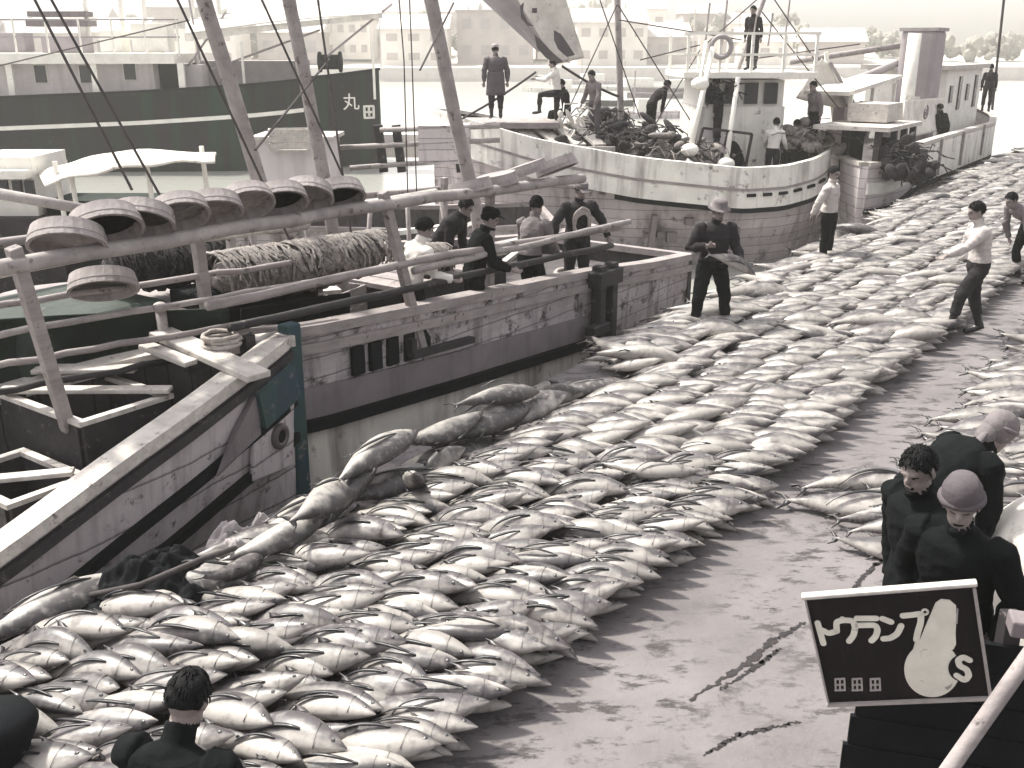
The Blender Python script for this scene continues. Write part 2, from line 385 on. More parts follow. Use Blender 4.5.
# ---------------------------------------------------------------- far town
def house(x, y, w_, d, h, rot, wall, roof, label, gable=True, nwin=3, floors=1):
    i_win = rnd.randrange(3)
    z = hill_z(x, y) - .3
    r = empty('house', (x, y, z), rot, label, 'house', 'houses on the far shore')
    m = MB().box((0, 0, h / 2), (w_, d, h)); m.build('wall', wall, r)
    m = MB()
    if gable:
        e = .5; rh = d * .3
        a = [(-w_ / 2 - e, -d / 2 - e, h), (w_ / 2 + e, -d / 2 - e, h), (w_ / 2 + e, d / 2 + e, h), (-w_ / 2 - e, d / 2 + e, h), (-w_ / 2 - e, 0, h + rh), (w_ / 2 + e, 0, h + rh)]
        m.add(a, [(0, 1, 5, 4), (2, 3, 4, 5), (0, 4, 3), (1, 2, 5), (0, 3, 2, 1)])
    else:
        m.box((0, 0, h + .15), (w_ + .5, d + .5, .3))
    m.build('roof', roof, r)
    for fl in range(floors):
        for k in range(nwin):
            wx = -w_ / 2 + w_ * (k + .5) / nwin; wz = h * (fl + .55) / floors
            MB().box((wx, -d / 2 - .03, wz), (w_ / nwin * .5, .1, h / floors * .38)).build('window', M['roof_far' if i_win % 3 else 'wall_far2'], r)
ordn = ['first', 'second', 'third', 'fourth', 'fifth', 'sixth', 'seventh', 'eighth', 'ninth', 'tenth', 'eleventh', 'twelfth', 'thirteenth', 'fourteenth', 'fifteenth', 'sixteenth', 'seventeenth']
def shore_x(px, Y): return (px - 512) / 1000 * (Y * math.cos(TH) + 3 * math.sin(TH))
front = [(-20, 12, 6), (60, 13, 5), (140, 9, 5), (215, 12, 6), (300, 11, 5), (355, 8, 6.5), (418, 11, 6), (496, 13, 8.5), (560, 9, 5), (607, 12, 7), (660, 9, 4.5), (712, 11, 5), (765, 9, 4), (835, 10, 3.6)]
for i, (px, w_, h) in enumerate(front):
    Y = 180 + (i % 3) * 4; x = shore_x(px, Y)
    house(x, Y + .06 * x, w_, 8, h, R(rnd.uniform(-8, 8)), M['wall_far'] if i % 3 != 1 else M['wall_far2'], M['roof_far'] if i % 2 else M['roof_far2'],
          '%s house on the far waterfront, %s from the left, hazy behind the boats' % ('pale plastered' if i % 3 != 1 else 'brown boarded', ordn[i]), gable=(i % 4 != 3), nwin=3 + i % 2, floors=2 if h > 5.5 else 1)
back = [(20, 10, 6), (105, 9, 5), (185, 11, 6), (262, 9, 5), (335, 10, 6), (400, 9, 5), (458, 9, 5), (540, 9, 5), (590, 9, 5), (640, 10, 6), (700, 9, 5), (745, 9, 4)]
for i, (px, w_, h) in enumerate(back):
    Y = 206 + (i * 7 % 4) * 9; x = shore_x(px, Y)
    house(x, Y + .06 * x, w_, 7, h, R(rnd.uniform(-15, 15)), M['wall_far'] if i % 2 else M['wall_far2'], M['roof_far'],
          '%s house on the far hillside above the waterfront, %s from the left' % ('pale' if i % 2 else 'brown', ordn[i]), nwin=3)
# seawall of the far shore
mb = MB()
for i in range(48):
    x0 = -220 + i * 9.2; x1 = x0 + 9.2
    mb.bar((x0, 167.3 + .06 * x0, -.7), (x1, 167.3 + .06 * x1, -.7), 1.0, 2.4)
o = mb.build('sea_wall', M['roof_far2']); tag(o, 'long low stone seawall along the far shore', 'wall')
for i, px in enumerate((385, 470, 548, 622, 690, 735)):
    Y = 176 + (i % 2) * 14; x = shore_x(px, Y); z = hill_z(x, Y + .06 * x); r = empty('utility_pole', (x, Y + .06 * x - 4, z - .2), R(rnd.uniform(-20, 20)), 'thin utility pole on the far waterfront, %s from the left' % ordn[i], 'utility pole', 'utility poles on the far shore')
    MB().tube([(0, 0, 0), (0, 0, 9)], [.14, .1], 6).build('shaft', M['wall_far2'], r); MB().box((0, 0, 8.3), (1.8, .12, .14)).build('crossarm', M['wall_far2'], r)
# bushes and trees of the hillside: a far mass
mb = MB(); r2 = random.Random(3)
for i in range(330):
    x = r2.uniform(-150, 190); y = 192 + .06 * x + abs(r2.gauss(0, 60)); 
    if r2.random() < .3: y = 188 + .06 * x + r2.uniform(0, 8)
    z = hill_z(x, y); s = r2.uniform(1.2, 3.4)
    for k in range(9):
        c = Vector((x + r2.gauss(0, s * .5), y + r2.gauss(0, s * .4), z + s * r2.uniform(.3, 1.3)))
        m = Euler((r2.uniform(0, 6), r2.uniform(0, 6), r2.uniform(0, 6))).to_matrix()
        q = s * r2.uniform(.3, .55)
        mb.ell(c, (q, q * r2.uniform(.6, 1), q * r2.uniform(.5, .9)), m, 6, 4)
tag(mb.build('hillside_trees', M['tree']), kind='stuff')


# ---------------------------------------------------------------- boats
def lerp_st(st, u):
    for a, b in zip(st[:-1], st[1:]):
        if a[0] <= u <= b[0]:
            t = (u - a[0]) / (b[0] - a[0]); return tuple(x + (y - x) * t for x, y in zip(a, b))
    return st[-1] if u > st[-1][0] else st[0]
def smooth_st(st, n=28):
    us = [r[0] for r in st]; out = []
    for i in range(n + 1):
        u = us[0] + (us[-1] - us[0]) * i / n
        out.append((u,) + tuple(float(np.interp(u, us, [r[k] for r in st])) for k in range(1, len(st[0]))))
    # soften
    o2 = [out[0]] + [tuple((a[k] + 2 * b[k] + c[k]) / 4 if k else b[0] for k in range(len(b))) for a, b, c in zip(out[:-2], out[1:-1], out[2:])] + [out[-1]]
    return o2
def hull(root, off, st, sec, hull_mat, deck_mat, zdeck, cap_mat, cap=(.16, .09), wall=.09, axis='u'):
    """st: (u, v_near, v_far, z_top).  sec: list of (inset, drop) from the sheer down to the keel; drop >= 9 means the keel."""
    m = MB(off); rings = []
    for (u, vn, vf, zt) in st:
        c = (vn + vf) / 2; hb = max((vf - vn) / 2, .03); ne = []; fa = []
        for ins, dr in sec:
            z = -1.95 if dr >= 9 else zt - dr
            h = max(hb - ins * min(1, hb / .8), .02); ne.append(Vector((u, c - h, z))); fa.append(Vector((u, c + h, z)))
        rings.append(ne + fa[::-1])
    m.loft(rings, cap=True, closed=False)
    k = len(rings[0])
    m.add(rings[-1], [tuple(range(k))]); m.add(rings[0], [tuple(range(k))[::-1]])
    m.build('hull', hull_mat, root)
    # bulwark inside
    m = MB(off); A = []
    for (u, vn, vf, zt) in st:
        c = (vn + vf) / 2; hb = max((vf - vn) / 2 - wall, .02); A.append((Vector((u, c - hb, zt)), Vector((u, c - hb, zdeck(u))), Vector((u, c + hb, zdeck(u))), Vector((u, c + hb, zt))))
    m.loft([[a[0], a[1]] for a in A], False, False); m.loft([[a[2], a[3]] for a in A], False, False)
    m.build('bulwark_lining', deck_mat, root)
    m = MB(off); m.loft([[a[1] , a[2]] for a in A], False, False); m.build('deck', deck_mat, root)
    # gunwale cap all the way round
    m = MB(off); path = [Vector((u, vn, zt + cap[1] / 2 - .02)) for (u, vn, vf, zt) in st]; far = [Vector((u, vf, zt + cap[1] / 2 - .02)) for (u, vn, vf, zt) in st]
    for P, sg in ((path, 1), (far, -1)):
        rr = [[p + Vector((0, -.04 * sg, -cap[1] / 2)), p + Vector((0, cap[0] * sg, -cap[1] / 2)), p + Vector((0, cap[0] * sg, cap[1] / 2)), p + Vector((0, -.04 * sg, cap[1] / 2))] for p in P]
        m.loft(rr)
    m.bar(path[-1], far[-1], .14, cap[1])
    m.build('gunwale', cap_mat, root)
def strake(root, off, st, drop, inset, th, h, mat_, name='rubbing_strake', u0=-99, u1=99, side='near'):
    m = MB(off); rr = []
    for (u, vn, vf, zt) in st:
        if u < u0 or u > u1: continue
        hb = max((vf - vn) / 2, .03); ins = inset * min(1, hb / .8)
        v = (vn + ins) if side == 'near' else (vf - ins); sg = 1 if side == 'near' else -1
        z = zt - drop
        rr.append([Vector((u, v - th * sg, z)), Vector((u, v + .03 * sg, z)), Vector((u, v + .03 * sg, z - h)), Vector((u, v - th * sg, z - h))])
    m.loft(rr); return m.build(name, mat_, root)

def cloth(pts, label, cat='canvas', mt='canvas', th=.03, name='canvas_sheet', n=14, sag=.12, fn=None):
    """bilinear cloth with folds and a real thickness; pts = 4 corners"""
    a, b, c, d = [Vector(p) for p in pts]; nn = (b - a).cross(d - a).normalized(); m = MB(); g = []
    for j in range(n + 1):
        for i in range(n + 1):
            u, v = i / n, j / n; p = a.lerp(b, u).lerp(d.lerp(c, u), v)
            f = math.sin(math.pi * u) * (.35 + .65 * math.sin(math.pi * v)) * sag + .10 * sag * math.sin(u * 19 + v * 5) * v
            g.append(p + nn * f)
    N_ = (n + 1) ** 2
    fs_ = []
    for j in range(n):
        for i in range(n):
            q = [j * (n + 1) + i, j * (n + 1) + i + 1, (j + 1) * (n + 1) + i + 1, (j + 1) * (n + 1) + i]
            fs_ += [tuple(q), tuple(x + N_ for x in q[::-1])]
    for i in range(n):
        for q0, q1 in ((i, i + 1), ((n) * (n + 1) + i + 1, n * (n + 1) + i), ((i + 1) * (n + 1), i * (n + 1)), (i * (n + 1) + n, (i + 1) * (n + 1) + n)):
            fs_.append((q1, q0, q0 + N_, q1 + N_))
    m.add(g + [p + nn * th for p in g], fs_)
    if name is None: return m
    return place_mesh(m, name, M[mt], label, cat)
# --- small foredeck boat nearest the camera
off = (3.6, 7.3, -1.6)
fb = qempty('fishing_boat', off[0], -off[1], off[2], 'small grey wooden fishing boat with a bleached white gunwale, blunt bow and open hatches', 'boat')
st = smooth_st([(-2.5, 6.2, 8.7, .05), (0.5, 6.15, 8.8, .08), (2.0, 6.2, 8.85, .18), (2.85, 6.25, 8.85, .37), (3.8, 6.3, 8.65, .66), (4.5, 6.38, 8.2, .82), (5.1, 6.5, 7.75, .95), (5.6, 6.64, 7.1, 1.03), (5.86, 6.75, 6.87, 1.06)], 40)
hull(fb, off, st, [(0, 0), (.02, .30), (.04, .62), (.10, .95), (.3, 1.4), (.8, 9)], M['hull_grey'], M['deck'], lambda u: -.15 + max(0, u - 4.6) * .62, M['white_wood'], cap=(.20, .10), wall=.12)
strake(fb, off, st, .06, .0, .05, .085, M['dark_wood'])
strake(fb, off, st, .50, .035, .06, .085, M['dark'], u0=-3)
strake(fb, off, st, .86, .08, .06, .085, M['dark'], u0=-3)
m = MB(off); m.bar((5.9, 6.81, -1.7), (5.92, 6.81, 1.22), .17, .14, (0, 1, 0)); m.build('stem_post', M['teal'], fb, bevel=.02)
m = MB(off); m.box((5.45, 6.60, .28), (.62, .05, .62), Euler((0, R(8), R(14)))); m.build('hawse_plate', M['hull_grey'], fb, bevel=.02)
rq = Euler((R(90), 0, R(14))).to_matrix()
m = MB(off); m.torus((5.52, 6.575, .30), .085, .035, rq, 18, 8); m.build('hawse_ring', M['metal'], fb, smooth=True)
m = MB(off); m.lathe([(.08, 0), (.08, .03)], 16, rq, (5.52, 6.585, .30)); m.build('hawse_hole', M['dark'], fb)
m = MB(off); m.add([(4.62, 6.33, .30), (5.25, 6.48, .83), (5.25, 6.50, .42), (4.66, 6.36, .27), (5.22, 6.60, .80), (5.22, 6.6, .44)], [(0, 1, 2, 3), (0, 4, 1), (3, 2, 5), (1, 4, 5, 2)]); m.build('bow_bracket', M['hull_band'], fb)
m = MB(off); m.box((-.0, 0, 0), (.1, .1, .1)) if False else None
m.bar((5.22, 7.75, 1.14), (5.12, 6.30, 1.02), .24, .06); m.bar((4.96, 7.62, 1.10), (4.98, 7.0, 1.04), .14, .05); m.build('bow_beam', M['white_wood'], fb, bevel=.012)
m = MB(off); m.tube([(5.24, 7.72, .7), (5.24, 7.74, 1.36)], [.05, .05]); m.ell((5.24, 7.74, 1.37), (.07, .07, .05)); m.build('mooring_post', M['pole'], fb, smooth=True)
m = MB(off); m.box((5.55, 6.95, 1.02), (.1, .1, .30)); m.build('bitt', M['dark_wood'], fb)
# open hatches with pale coamings
def coaming(u0, u1, v0, v1, z0, z1, th=.05):
    m = MB(off)
    m.box(((u0 + u1) / 2, v0, (z0 + z1) / 2), (u1 - u0, th, z1 - z0)); m.box(((u0 + u1) / 2, v1, (z0 + z1) / 2), (u1 - u0, th, z1 - z0))
    m.box((u0, (v0 + v1) / 2, (z0 + z1) / 2), (th, v1 - v0 - th - .004, z1 - z0)); m.box((u1, (v0 + v1) / 2, (z0 + z1) / 2), (th, v1 - v0 - th - .004, z1 - z0))
    o = m.build('hatch_coaming', M['dark_wood'], fb)
    m = MB(off); e = .07
    m.box(((u0 + u1) / 2, v0, z1 + .02), (u1 - u0 + e, e, .04)); m.box(((u0 + u1) / 2, v1, z1 + .02), (u1 - u0 + e, e, .04))
    m.box((u0, (v0 + v1) / 2, z1 + .021), (e, v1 - v0 - e, .04)); m.box((u1, (v0 + v1) / 2, z1 + .021), (e, v1 - v0 - e, .04))
    m.build('coaming_rim', M['white_wood'], o)
    return o
coaming(3.95, 4.75, 7.05, 8.25, -.15, .78)
coaming(3.2, 3.8, 6.85, 7.75, -.15, .42)
for a, b, wd in [((3.9, 8.15, .87), (4.75, 7.0, .87), .13), ((4.3, 8.3, .92), (4.85, 7.6, .92), .2), ((3.3, 7.3, .49), (3.75, 6.9, .5), .12)]:
    m = MB(off); m.bar(a, b, wd, .04); m.build('loose_plank', M['white_wood'], fb, bevel=.01)
m = MB(off)
for i in range(6): m.bar((2.2 + i * .16, 6.5, -.02), (2.2 + i * .16, 8.6, -.02), .15, .05)
m.build('deck_boards', M['white_wood'], fb)
m = MB(off); m.tube([(3.05, 6.75, -.1), (2.95, 6.75, .42)], [.045, .04]); m.build('thole_post', M['pole'], fb, smooth=True)
m = MB(off); m.torus((5.35, 7.05, 1.12), .16, .022, None, 18, 6, .1); m.torus((5.36, 7.04, 1.16), .14, .022, None, 18, 6, .12); m.torus((5.34, 7.06, 1.20), .15, .02, None, 18, 6, .12); m.build('rope_coil', M['rope'], fb, smooth=True)
m = MB(off); m.box((5.5, 6.53, .70), (.56, .05, .34), Euler((0, R(-12), R(14)))); m.build('bow_paint_panel', M['teal'], fb)
m = MB(off); m.box((2.75, 6.24, -.22), (.72, .06, .2), Euler((0, R(-14), 0))); m.build('scupper_recess', M['dark'], fb, bevel=.02)

# --- long wooden boat alongside, with the rail of tubs
off = (9.2, 8.8, -1.6)
lb = qempty('fishing_boat', off[0], -off[1], off[2], 'long weathered wooden fishing boat alongside the quay with stained plank sides and pole rails', 'boat')
st2 = smooth_st([(4.2, 9.3, 9.5, 1.15), (5.0, 8.4, 10.2, 1.1), (5.6, 7.65, 10.5, 1.05), (6.2, 7.12, 10.6, .97), (8.45, 6.98, 10.7, .85), (11.4, 6.98, 10.6, .66), (13.2, 7.0, 10.4, .47), (14.6, 7.05, 10.2, .36)], 44)
zd2 = lambda u: .12
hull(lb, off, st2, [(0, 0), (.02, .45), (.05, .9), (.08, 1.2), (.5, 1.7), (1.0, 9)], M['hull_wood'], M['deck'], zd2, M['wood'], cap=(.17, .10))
strake(lb, off, st2, .10, .0, .045, .10, M['wood'], 'upper_strake')
strake(lb, off, st2, .56, .02, .03, .32, M['hull_band'], 'hull_band', u0=5.9, u1=11.6)
strake(lb, off, st2, .885, .02, .09, .12, M['dark'], 'fender_or_shadow_strake', u0=5.9, u1=11.9)
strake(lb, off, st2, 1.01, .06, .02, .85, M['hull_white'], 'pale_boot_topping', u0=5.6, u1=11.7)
m = MB(off)
for du in (0, .32): m.box((11.45 + du, 6.86, .18), (.15, .16, 1.25))
m.box((11.6, 6.84, .62), (.62, .2, .22)); m.box((11.35, 6.80, -.05), (.42, .16, .14)); m.build('fender_timbers', M['dark_wood'], lb, bevel=.02)
m = MB(off); m.bar((7.7, 6.93, .45), (8.75, 6.93, .39), .09, .07); m.box((7.72, 6.94, .53), (.07, .09, .2)); m.build('grab_rail', M['dark_wood'], lb)
m = MB(off); m.box((14.63, 8.6, -.4), (.12, 3.1, 1.6)); m.build('transom', M['dark_wood'], lb)
def rail(pts, r, mt, name='rail_pole', root=lb, off_=off):
    m = MB(off_); q = [Vector(p) for p in pts]; path = []
    for a, b in zip(q[:-1], q[1:]):
        for i in range(6): path.append(a.lerp(b, i / 6) + Vector((0, rnd.uniform(-.012, .012), rnd.uniform(-.012, .012))))
    path.append(q[-1]); m.tube(path, r, 8); return m.build(name, mt, root, smooth=True)
rail([(3.45, 7.0, 2.12), (7.6, 7.0, 2.10), (11.2, 7.0, 1.98)], .062, M['pole'])
rail([(3.4, 7.35, 2.02), (6.2, 7.3, 2.06), (8.6, 7.3, 2.06)], .05, M['white_wood'])
rail([(5.2, 7.0, 1.50), (8.5, 7.0, 1.42), (12.2, 7.0, 1.20)], .045, M['wood'])
rail([(5.4, 7.0, 1.26), (8.5, 7.0, 1.14), (12.0, 7.0, .98)], .042, M['dark_wood'])
rail([(7.8, 6.96, 1.36), (10.6, 6.94, 1.30), (12.3, 6.9, 1.28)], .04, M['pole'])
rail([(4.4, 9.9, 1.75), (8, 10.2, 1.7), (12.5, 10.1, 1.5)], .05, M['wood'])
for (a, b) in [((3.62, 7.02, 2.25), (3.95, 7.25, .7)), ((7.45, 7.02, 2.22), (8.05, 7.05, .3)), ((5.6, 7.6, 2.1), (5.75, 7.7, .3)), ((9.6, 7.3, 2.05), (9.7, 7.4, .2)), ((8.0, 10.15, 1.85), (8.0, 10.2, .2)), ((12, 10.0, 1.7), (12, 10.1, .2))]:
    m = MB(off); m.bar(a, b, .10, .09, (0, 1, 0)); m.build('stanchion', M['wood'], lb, bevel=.012)
# masts
for top, bot, r0, r1, mt in [((205, 0), (262, 190), .095, .075, 'pole'), ((290, 0), (325, 185), .088, .07, 'pole'), ((430, 0), (467, 172), .10, .085, 'pole')]:
    a = WP(*top, -9.0); b = WP(*bot, -9.0); d = (a - b).normalized()
    foot = b - d * ((b.z - .1) / d.z); head = a + d * 2.6
    m = MB(off); m.tube([foot.lerp(head, i / 10) + Vector((rnd.uniform(-.015, .015), rnd.uniform(-.015, .015), 0)) for i in range(11)], [r0 + (r1 - r0) * i / 10 for i in range(11)], 10); m.build('mast', M['pole'], lb, smooth=True)
# deckhouse and hatch
m = MB(off); m.box((6.6, 9.0, .62), (2.0, 1.6, 1.0)); m.box((10.4, 9.2, .38), (2.2, 1.5, .5)); m.build('deckhouse', M['dark_wood'], lb, bevel=.02)
m = MB(off); m.box((6.6, 9.0, 1.15), (2.16, 1.76, .06)); m.build('deckhouse_roof', M['wood'], lb)
m = MB(off)
for i in range(7): m.bar((9.35 + i * .33, 8.42, .67), (9.35 + i * .33, 9.98, .67), .30, .06)
m.build('hatch_boards', M['wood'], lb)
m = MB(off)
for i in range(5): m.box((7.0 + i * .26, 7.02 + .02, .55 - i * .012), (.16, .05, .30))
m.build('bulwark_panels', M['dark'], lb)
# rigging
for a, b in [((40, 10), (132, 190)), ((60, 15), (182, 235)), ((180, 5), (300, 262)), ((300, 95), (255, 150)), ((318, 0), (352, 240)), ((262, 0), (345, 180)), ((440, 30), (420, 70))]:
    m = MB(off); p = WP(*a, -8.6); q = WP(*b, -7.9); m.tube([p + (p - q) * .8, p, q], .013, 5); m.build('rigging_line', M['wire'], lb)
m = MB(off)
for i in range(2): m.tube([WP(396 + 12 * i, -40, -9.2 - .1 * i), WP(404 + 8 * i, 60, -9.2), WP(408 + 9 * i, 200, -9.2)], .009, 5)
m.build('halyard', M['wire'], lb)

for z0, v0, u0, u1, mt in [(1.62, 7.5, 3.4, 6.6, 'wood'), (1.42, 7.35, 3.5, 6.8, 'pole'), (1.18, 7.3, 3.6, 6.2, 'wood'), (.98, 7.25, 3.6, 6.0, 'dark_wood'), (1.8, 8.2, 3.2, 7.2, 'white_wood')]:
    rail([(u0, v0 + .5, z0 + .02), ((u0 + u1) / 2, v0 + .2, z0), (u1, v0, z0 - .04)], .03, M[mt], 'thin_rail')
m = MB(off); m.box((5.0, 9.05, .72), (1.5, 1.5, 1.1)); m.build('tarpaulin_cover', M['green'], lb, bevel=.08)
m = MB(off); m.box((6.55, 8.15, .75), (1.5, .5, 1.2)); m.build('gear_locker', M['dark'], lb, bevel=.03)
for i in range(9):
    u_ = rnd.uniform(6.5, 12.5); v_ = rnd.uniform(8.0, 10.2); a_ = rnd.uniform(-.5, .5); l_ = rnd.uniform(.7, 1.6); z_ = rnd.uniform(.75, 1.2) if u_ < 10 else rnd.uniform(.75, .9)
    m = MB(off); m.bar((u_ - l_ * math.cos(a_), v_ - l_ * math.sin(a_), z_), (u_ + l_ * math.cos(a_), v_ + l_ * math.sin(a_), z_ + rnd.uniform(-.1, .2)), rnd.uniform(.08, .24), .05); m.build('spare_plank', M['white_wood' if i % 3 else 'wood'], lb)
for i in range(7):
    u_ = 6.2 + i * .9; m = MB(off); a_ = rnd.uniform(-.25, .25)
    m.tube([(u_, 9.6 + a_, .2), (u_ + a_, 9.6 - a_ * .6, rnd.uniform(1.4, 2.1))], .035, 6); m.build('upright_stake', M['pole' if i % 2 else 'wood'], lb, smooth=True)
c = cloth([(3.45, 8.75, 1.42), (5.75, 7.42, 1.30), (5.75, 7.46, .62), (3.5, 8.8, .62)], '', name=None, sag=.16, n=22); c.v = [p_ - Vector(off) for p_ in c.v]; c.build('hanging_tarpaulin', M['green_dark'], lb, smooth=True)
c = cloth([(6.0, 7.55, 1.22), (7.3, 7.4, 1.15), (7.3, 7.45, .6), (6.0, 7.6, .6)], '', name=None, sag=.1, n=18); c.v = [p_ - Vector(off) for p_ in c.v]; c.build('hanging_tarpaulin', M['dark'], lb, smooth=True)
# --- tubs leaning on the rail
def tub_proto():
    r = empty('tub', (0, 0, 0))
    m = MB(); R0, D = .30, .15
    m.lathe([(.27, 0), (R0, D), (R0 - .03, D), (.25, .03)], 26); 
    m.build('staves', M['tub'], r, smooth=False)
    m = MB(); m.lathe([(.252, .028), (.256, .034)], 26); m.build('tub_bottom', M['tub_shade'], r)
    m = MB(); m.lathe([(.2785, .045), (.2905, .10), (.294, .10), (.282, .045)], 26); m.build('hoop', M['tub'], r)
    return r
tubp = tub_proto()
tubs = [(68, 243, 48), (106, 228, 44), (143, 222, 46), (180, 216, 42), (213, 212, 46), (247, 205, 40), (280, 203, 44), (308, 198, 42), (338, 198, 46), (470, 190, 66), (497, 183, 70), (528, 172, 62), (556, 168, 58)]
for i, (px, py, tl) in enumerate(tubs):
    o = tubp if i == 0 else copy_tree(tubp)
    p = WP(px, py, -7.14); p.z += .03
    tl += 9
    az = R(-128 + rnd.uniform(-14, 14)) if i < 9 else R(-70 + rnd.uniform(-20, 20))
    d = Vector((math.cos(az) * math.cos(R(tl)), math.sin(az) * math.cos(R(tl)), -math.sin(R(tl))))
    qd = Matrix.Rotation(QROT, 3, 'Z') @ d
    o.location = Q(p.x, -p.y, p.z) - qd * .075; o.rotation_euler = qd.to_track_quat('Z', 'Y').to_euler()
    o.scale = [.90 + rnd.uniform(-.07, .07)] * 3
    tag(o, 'shallow round wooden tub leaning on the long pole rail, %s from its left end' % ordn[i], 'tub', 'shallow tubs along the pole rail')
o = copy_tree(tubp); p = WP(102, 275, -7.7); o.location = Q(p.x, -p.y, p.z); o.rotation_euler = (R(150), 0, R(20)); tag(o, 'upturned round tub lying below the row of tubs, under the rail', 'tub')

# --- net heap, coils and clutter aboard
def lumpy(path, r, seg=14, j=.25, n=40, seed=1):
    rr = random.Random(seed); path = [Vector(p) for p in path]; pts = []
    for i in range(n + 1):
        t = i / n * (len(path) - 1); k = min(int(t), len(path) - 2); pts.append(path[k].lerp(path[k + 1], t - k))
    m = MB(); rings = []
    for i, p in enumerate(pts):
        d = (pts[min(i + 1, n)] - pts[max(i - 1, 0)]).normalized(); a = d.cross(Vector((0, 0, 1))).normalized(); b = d.cross(a)
        e = math.sin(math.pi * (i + .3) / (n + .6)) ** .35
        rings.append([p + (a * math.cos(2 * math.pi * k / seg) + b * math.sin(2 * math.pi * k / seg) * .8) * r * e * (1 + j * rr.uniform(-1, 1)) for k in range(seg)])
    m.loft(rings); return m
def place_mesh(m, name, mt, label, cat, smooth=True, group=None, strands=None):
    c = sum(m.v, Vector()) / len(m.v); zmin = min(p.z for p in m.v); base = Vector((c.x, c.y, zmin))
    m.v = [p - base for p in m.v]
    o = m.build(name, mt, None, smooth); o.location = base; tag(o, label, cat, group); return o
QW = lambda u, v, z: Q(u, -v, z)
def net(path, r, label, seed, mt='net', strands=120):
    m = lumpy([QW(*p) for p in path], r, seed=seed)
    rr = random.Random(seed); P = [QW(*p) for p in path]
    for i in range(strands):
        t = rr.random() * (len(P) - 1); k = min(int(t), len(P) - 2); c = P[k].lerp(P[k + 1], t - k); d = (P[k + 1] - P[k]).normalized()
        s_ = d.cross(Vector((0, 0, 1))).normalized(); a0 = rr.uniform(-1.9, -.4); pts = []
        for q in range(7):
            a = a0 + q * .42 + rr.uniform(-.06, .06); pts.append(c + (s_ * math.sin(a) + Vector((0, 0, 1)) * math.cos(a) * .85) * r * 1.06 + d * (q - 3) * rr.uniform(-.015, .03))
        m.tube(pts, rr.uniform(.008, .018), 4, False)
    return place_mesh(m, 'net_heap', M[mt], label, 'net')
net([(6.0, 7.95, 1.45), (7.2, 7.85, 1.42), (8.3, 7.9, 1.36)], .30, 'long grey bundle of netting hung over the boards below the tubs', 11)
net([(8.5, 7.7, 1.22), (9.2, 7.75, 1.16)], .22, 'short grey net bundle beside the white-shirted man', 12, strands=50)
net([(5.4, 8.8, 1.55), (6.6, 8.6, 1.5)], .3, 'dark wet net lying on the deckhouse roof behind the tubs', 13, 'net_dark', 60)
def coil(u, v, z, R_, label, name='rope_coil', n=4, mt='rope', r=.03):
    m = MB()
    for k in range(n): m.torus(QW(u, v, z + r + k * r * 1.5), R_ * rnd.uniform(.88, 1.0), r, None, 24, 6, .05)
    place_mesh(m, name, M[mt], label, 'rope')
coil(7.3, 8.5, 1.72, .36, 'big round coil of rope on top of the net bundle', n=5, r=.035)
coil(12.9, 8.2, .12, .3, 'rope coil on the deck near the square end of the long wooden boat')
def barrel(u, v, z, label, r=.26, h=.6, mt='tub'):
    root = empty('barrel', QW(u, v, z), QROT, label, 'barrel')
    m = MB(); m.lathe([(r * .88, 0), (r, h * .5), (r * .88, h), (r * .8, h), (r * .8, h - .04)], 18); m.build('staves', M[mt], root, smooth=False)
    for zz in (h * .2, h * .78):
        m = MB(); m.lathe([(r * .965, zz - .02), (r * .985, zz + .02)], 18); m.build('hoop', M['metal'], root)
barrel(9.0, 9.6, .12, 'pale wooden barrel on the deck behind the dark bending man')
barrel(11.9, 9.4, .12, 'dark wet barrel near the square end of the long wooden boat', mt='dark_wood')
def crate(loc, rz, size, label, mt='wood', full=None, cat='crate'):
    root = empty('crate', loc, rz, label, cat); sx, sy, sz = size; t = .025
    m = MB(); m.box((0, 0, t / 2), (sx, sy, t))
    k = max(2, int(sz / .12))
    for i in range(k):
        z = t + sz / k * (i + .5); h = sz / k * .86
        for sg in (-1, 1): m.box((0, sg * (sy / 2 - t / 2), z), (sx, t, h)); m.box((sg * (sx / 2 - t / 2), 0, z), (t, sy - 2 * t - .004, h))
    m.build('boards', M[mt], root)
    m = MB()
    for a in (-1, 1):
        for b in (-1, 1): m.box((a * (sx / 2 - t - .02), b * (sy / 2 - t - .02), sz / 2 + .01), (.04, .04, sz))
    m.build('corner_posts', M[mt], root)
crate(QW(7.4, 9.3, .12), QROT, (.8, .6, .9), 'tall pale crate standing between the masts of the long boat', 'white_wood')
crate(QW(8.6, 9.0, .12), QROT + .2, (.7, .5, .6), 'grey slatted crate on the deck behind the net bundle')
crate(QW(10.2, 7.6, .12), QROT, (.6, .42, .3), 'pale open fish crate at the feet of the men by the pole rail', 'white_wood')
crate(QW(12.6, 7.6, .12), QROT + .4, (.6, .42, .3), 'grey open fish crate near the man with the rope on his chest')

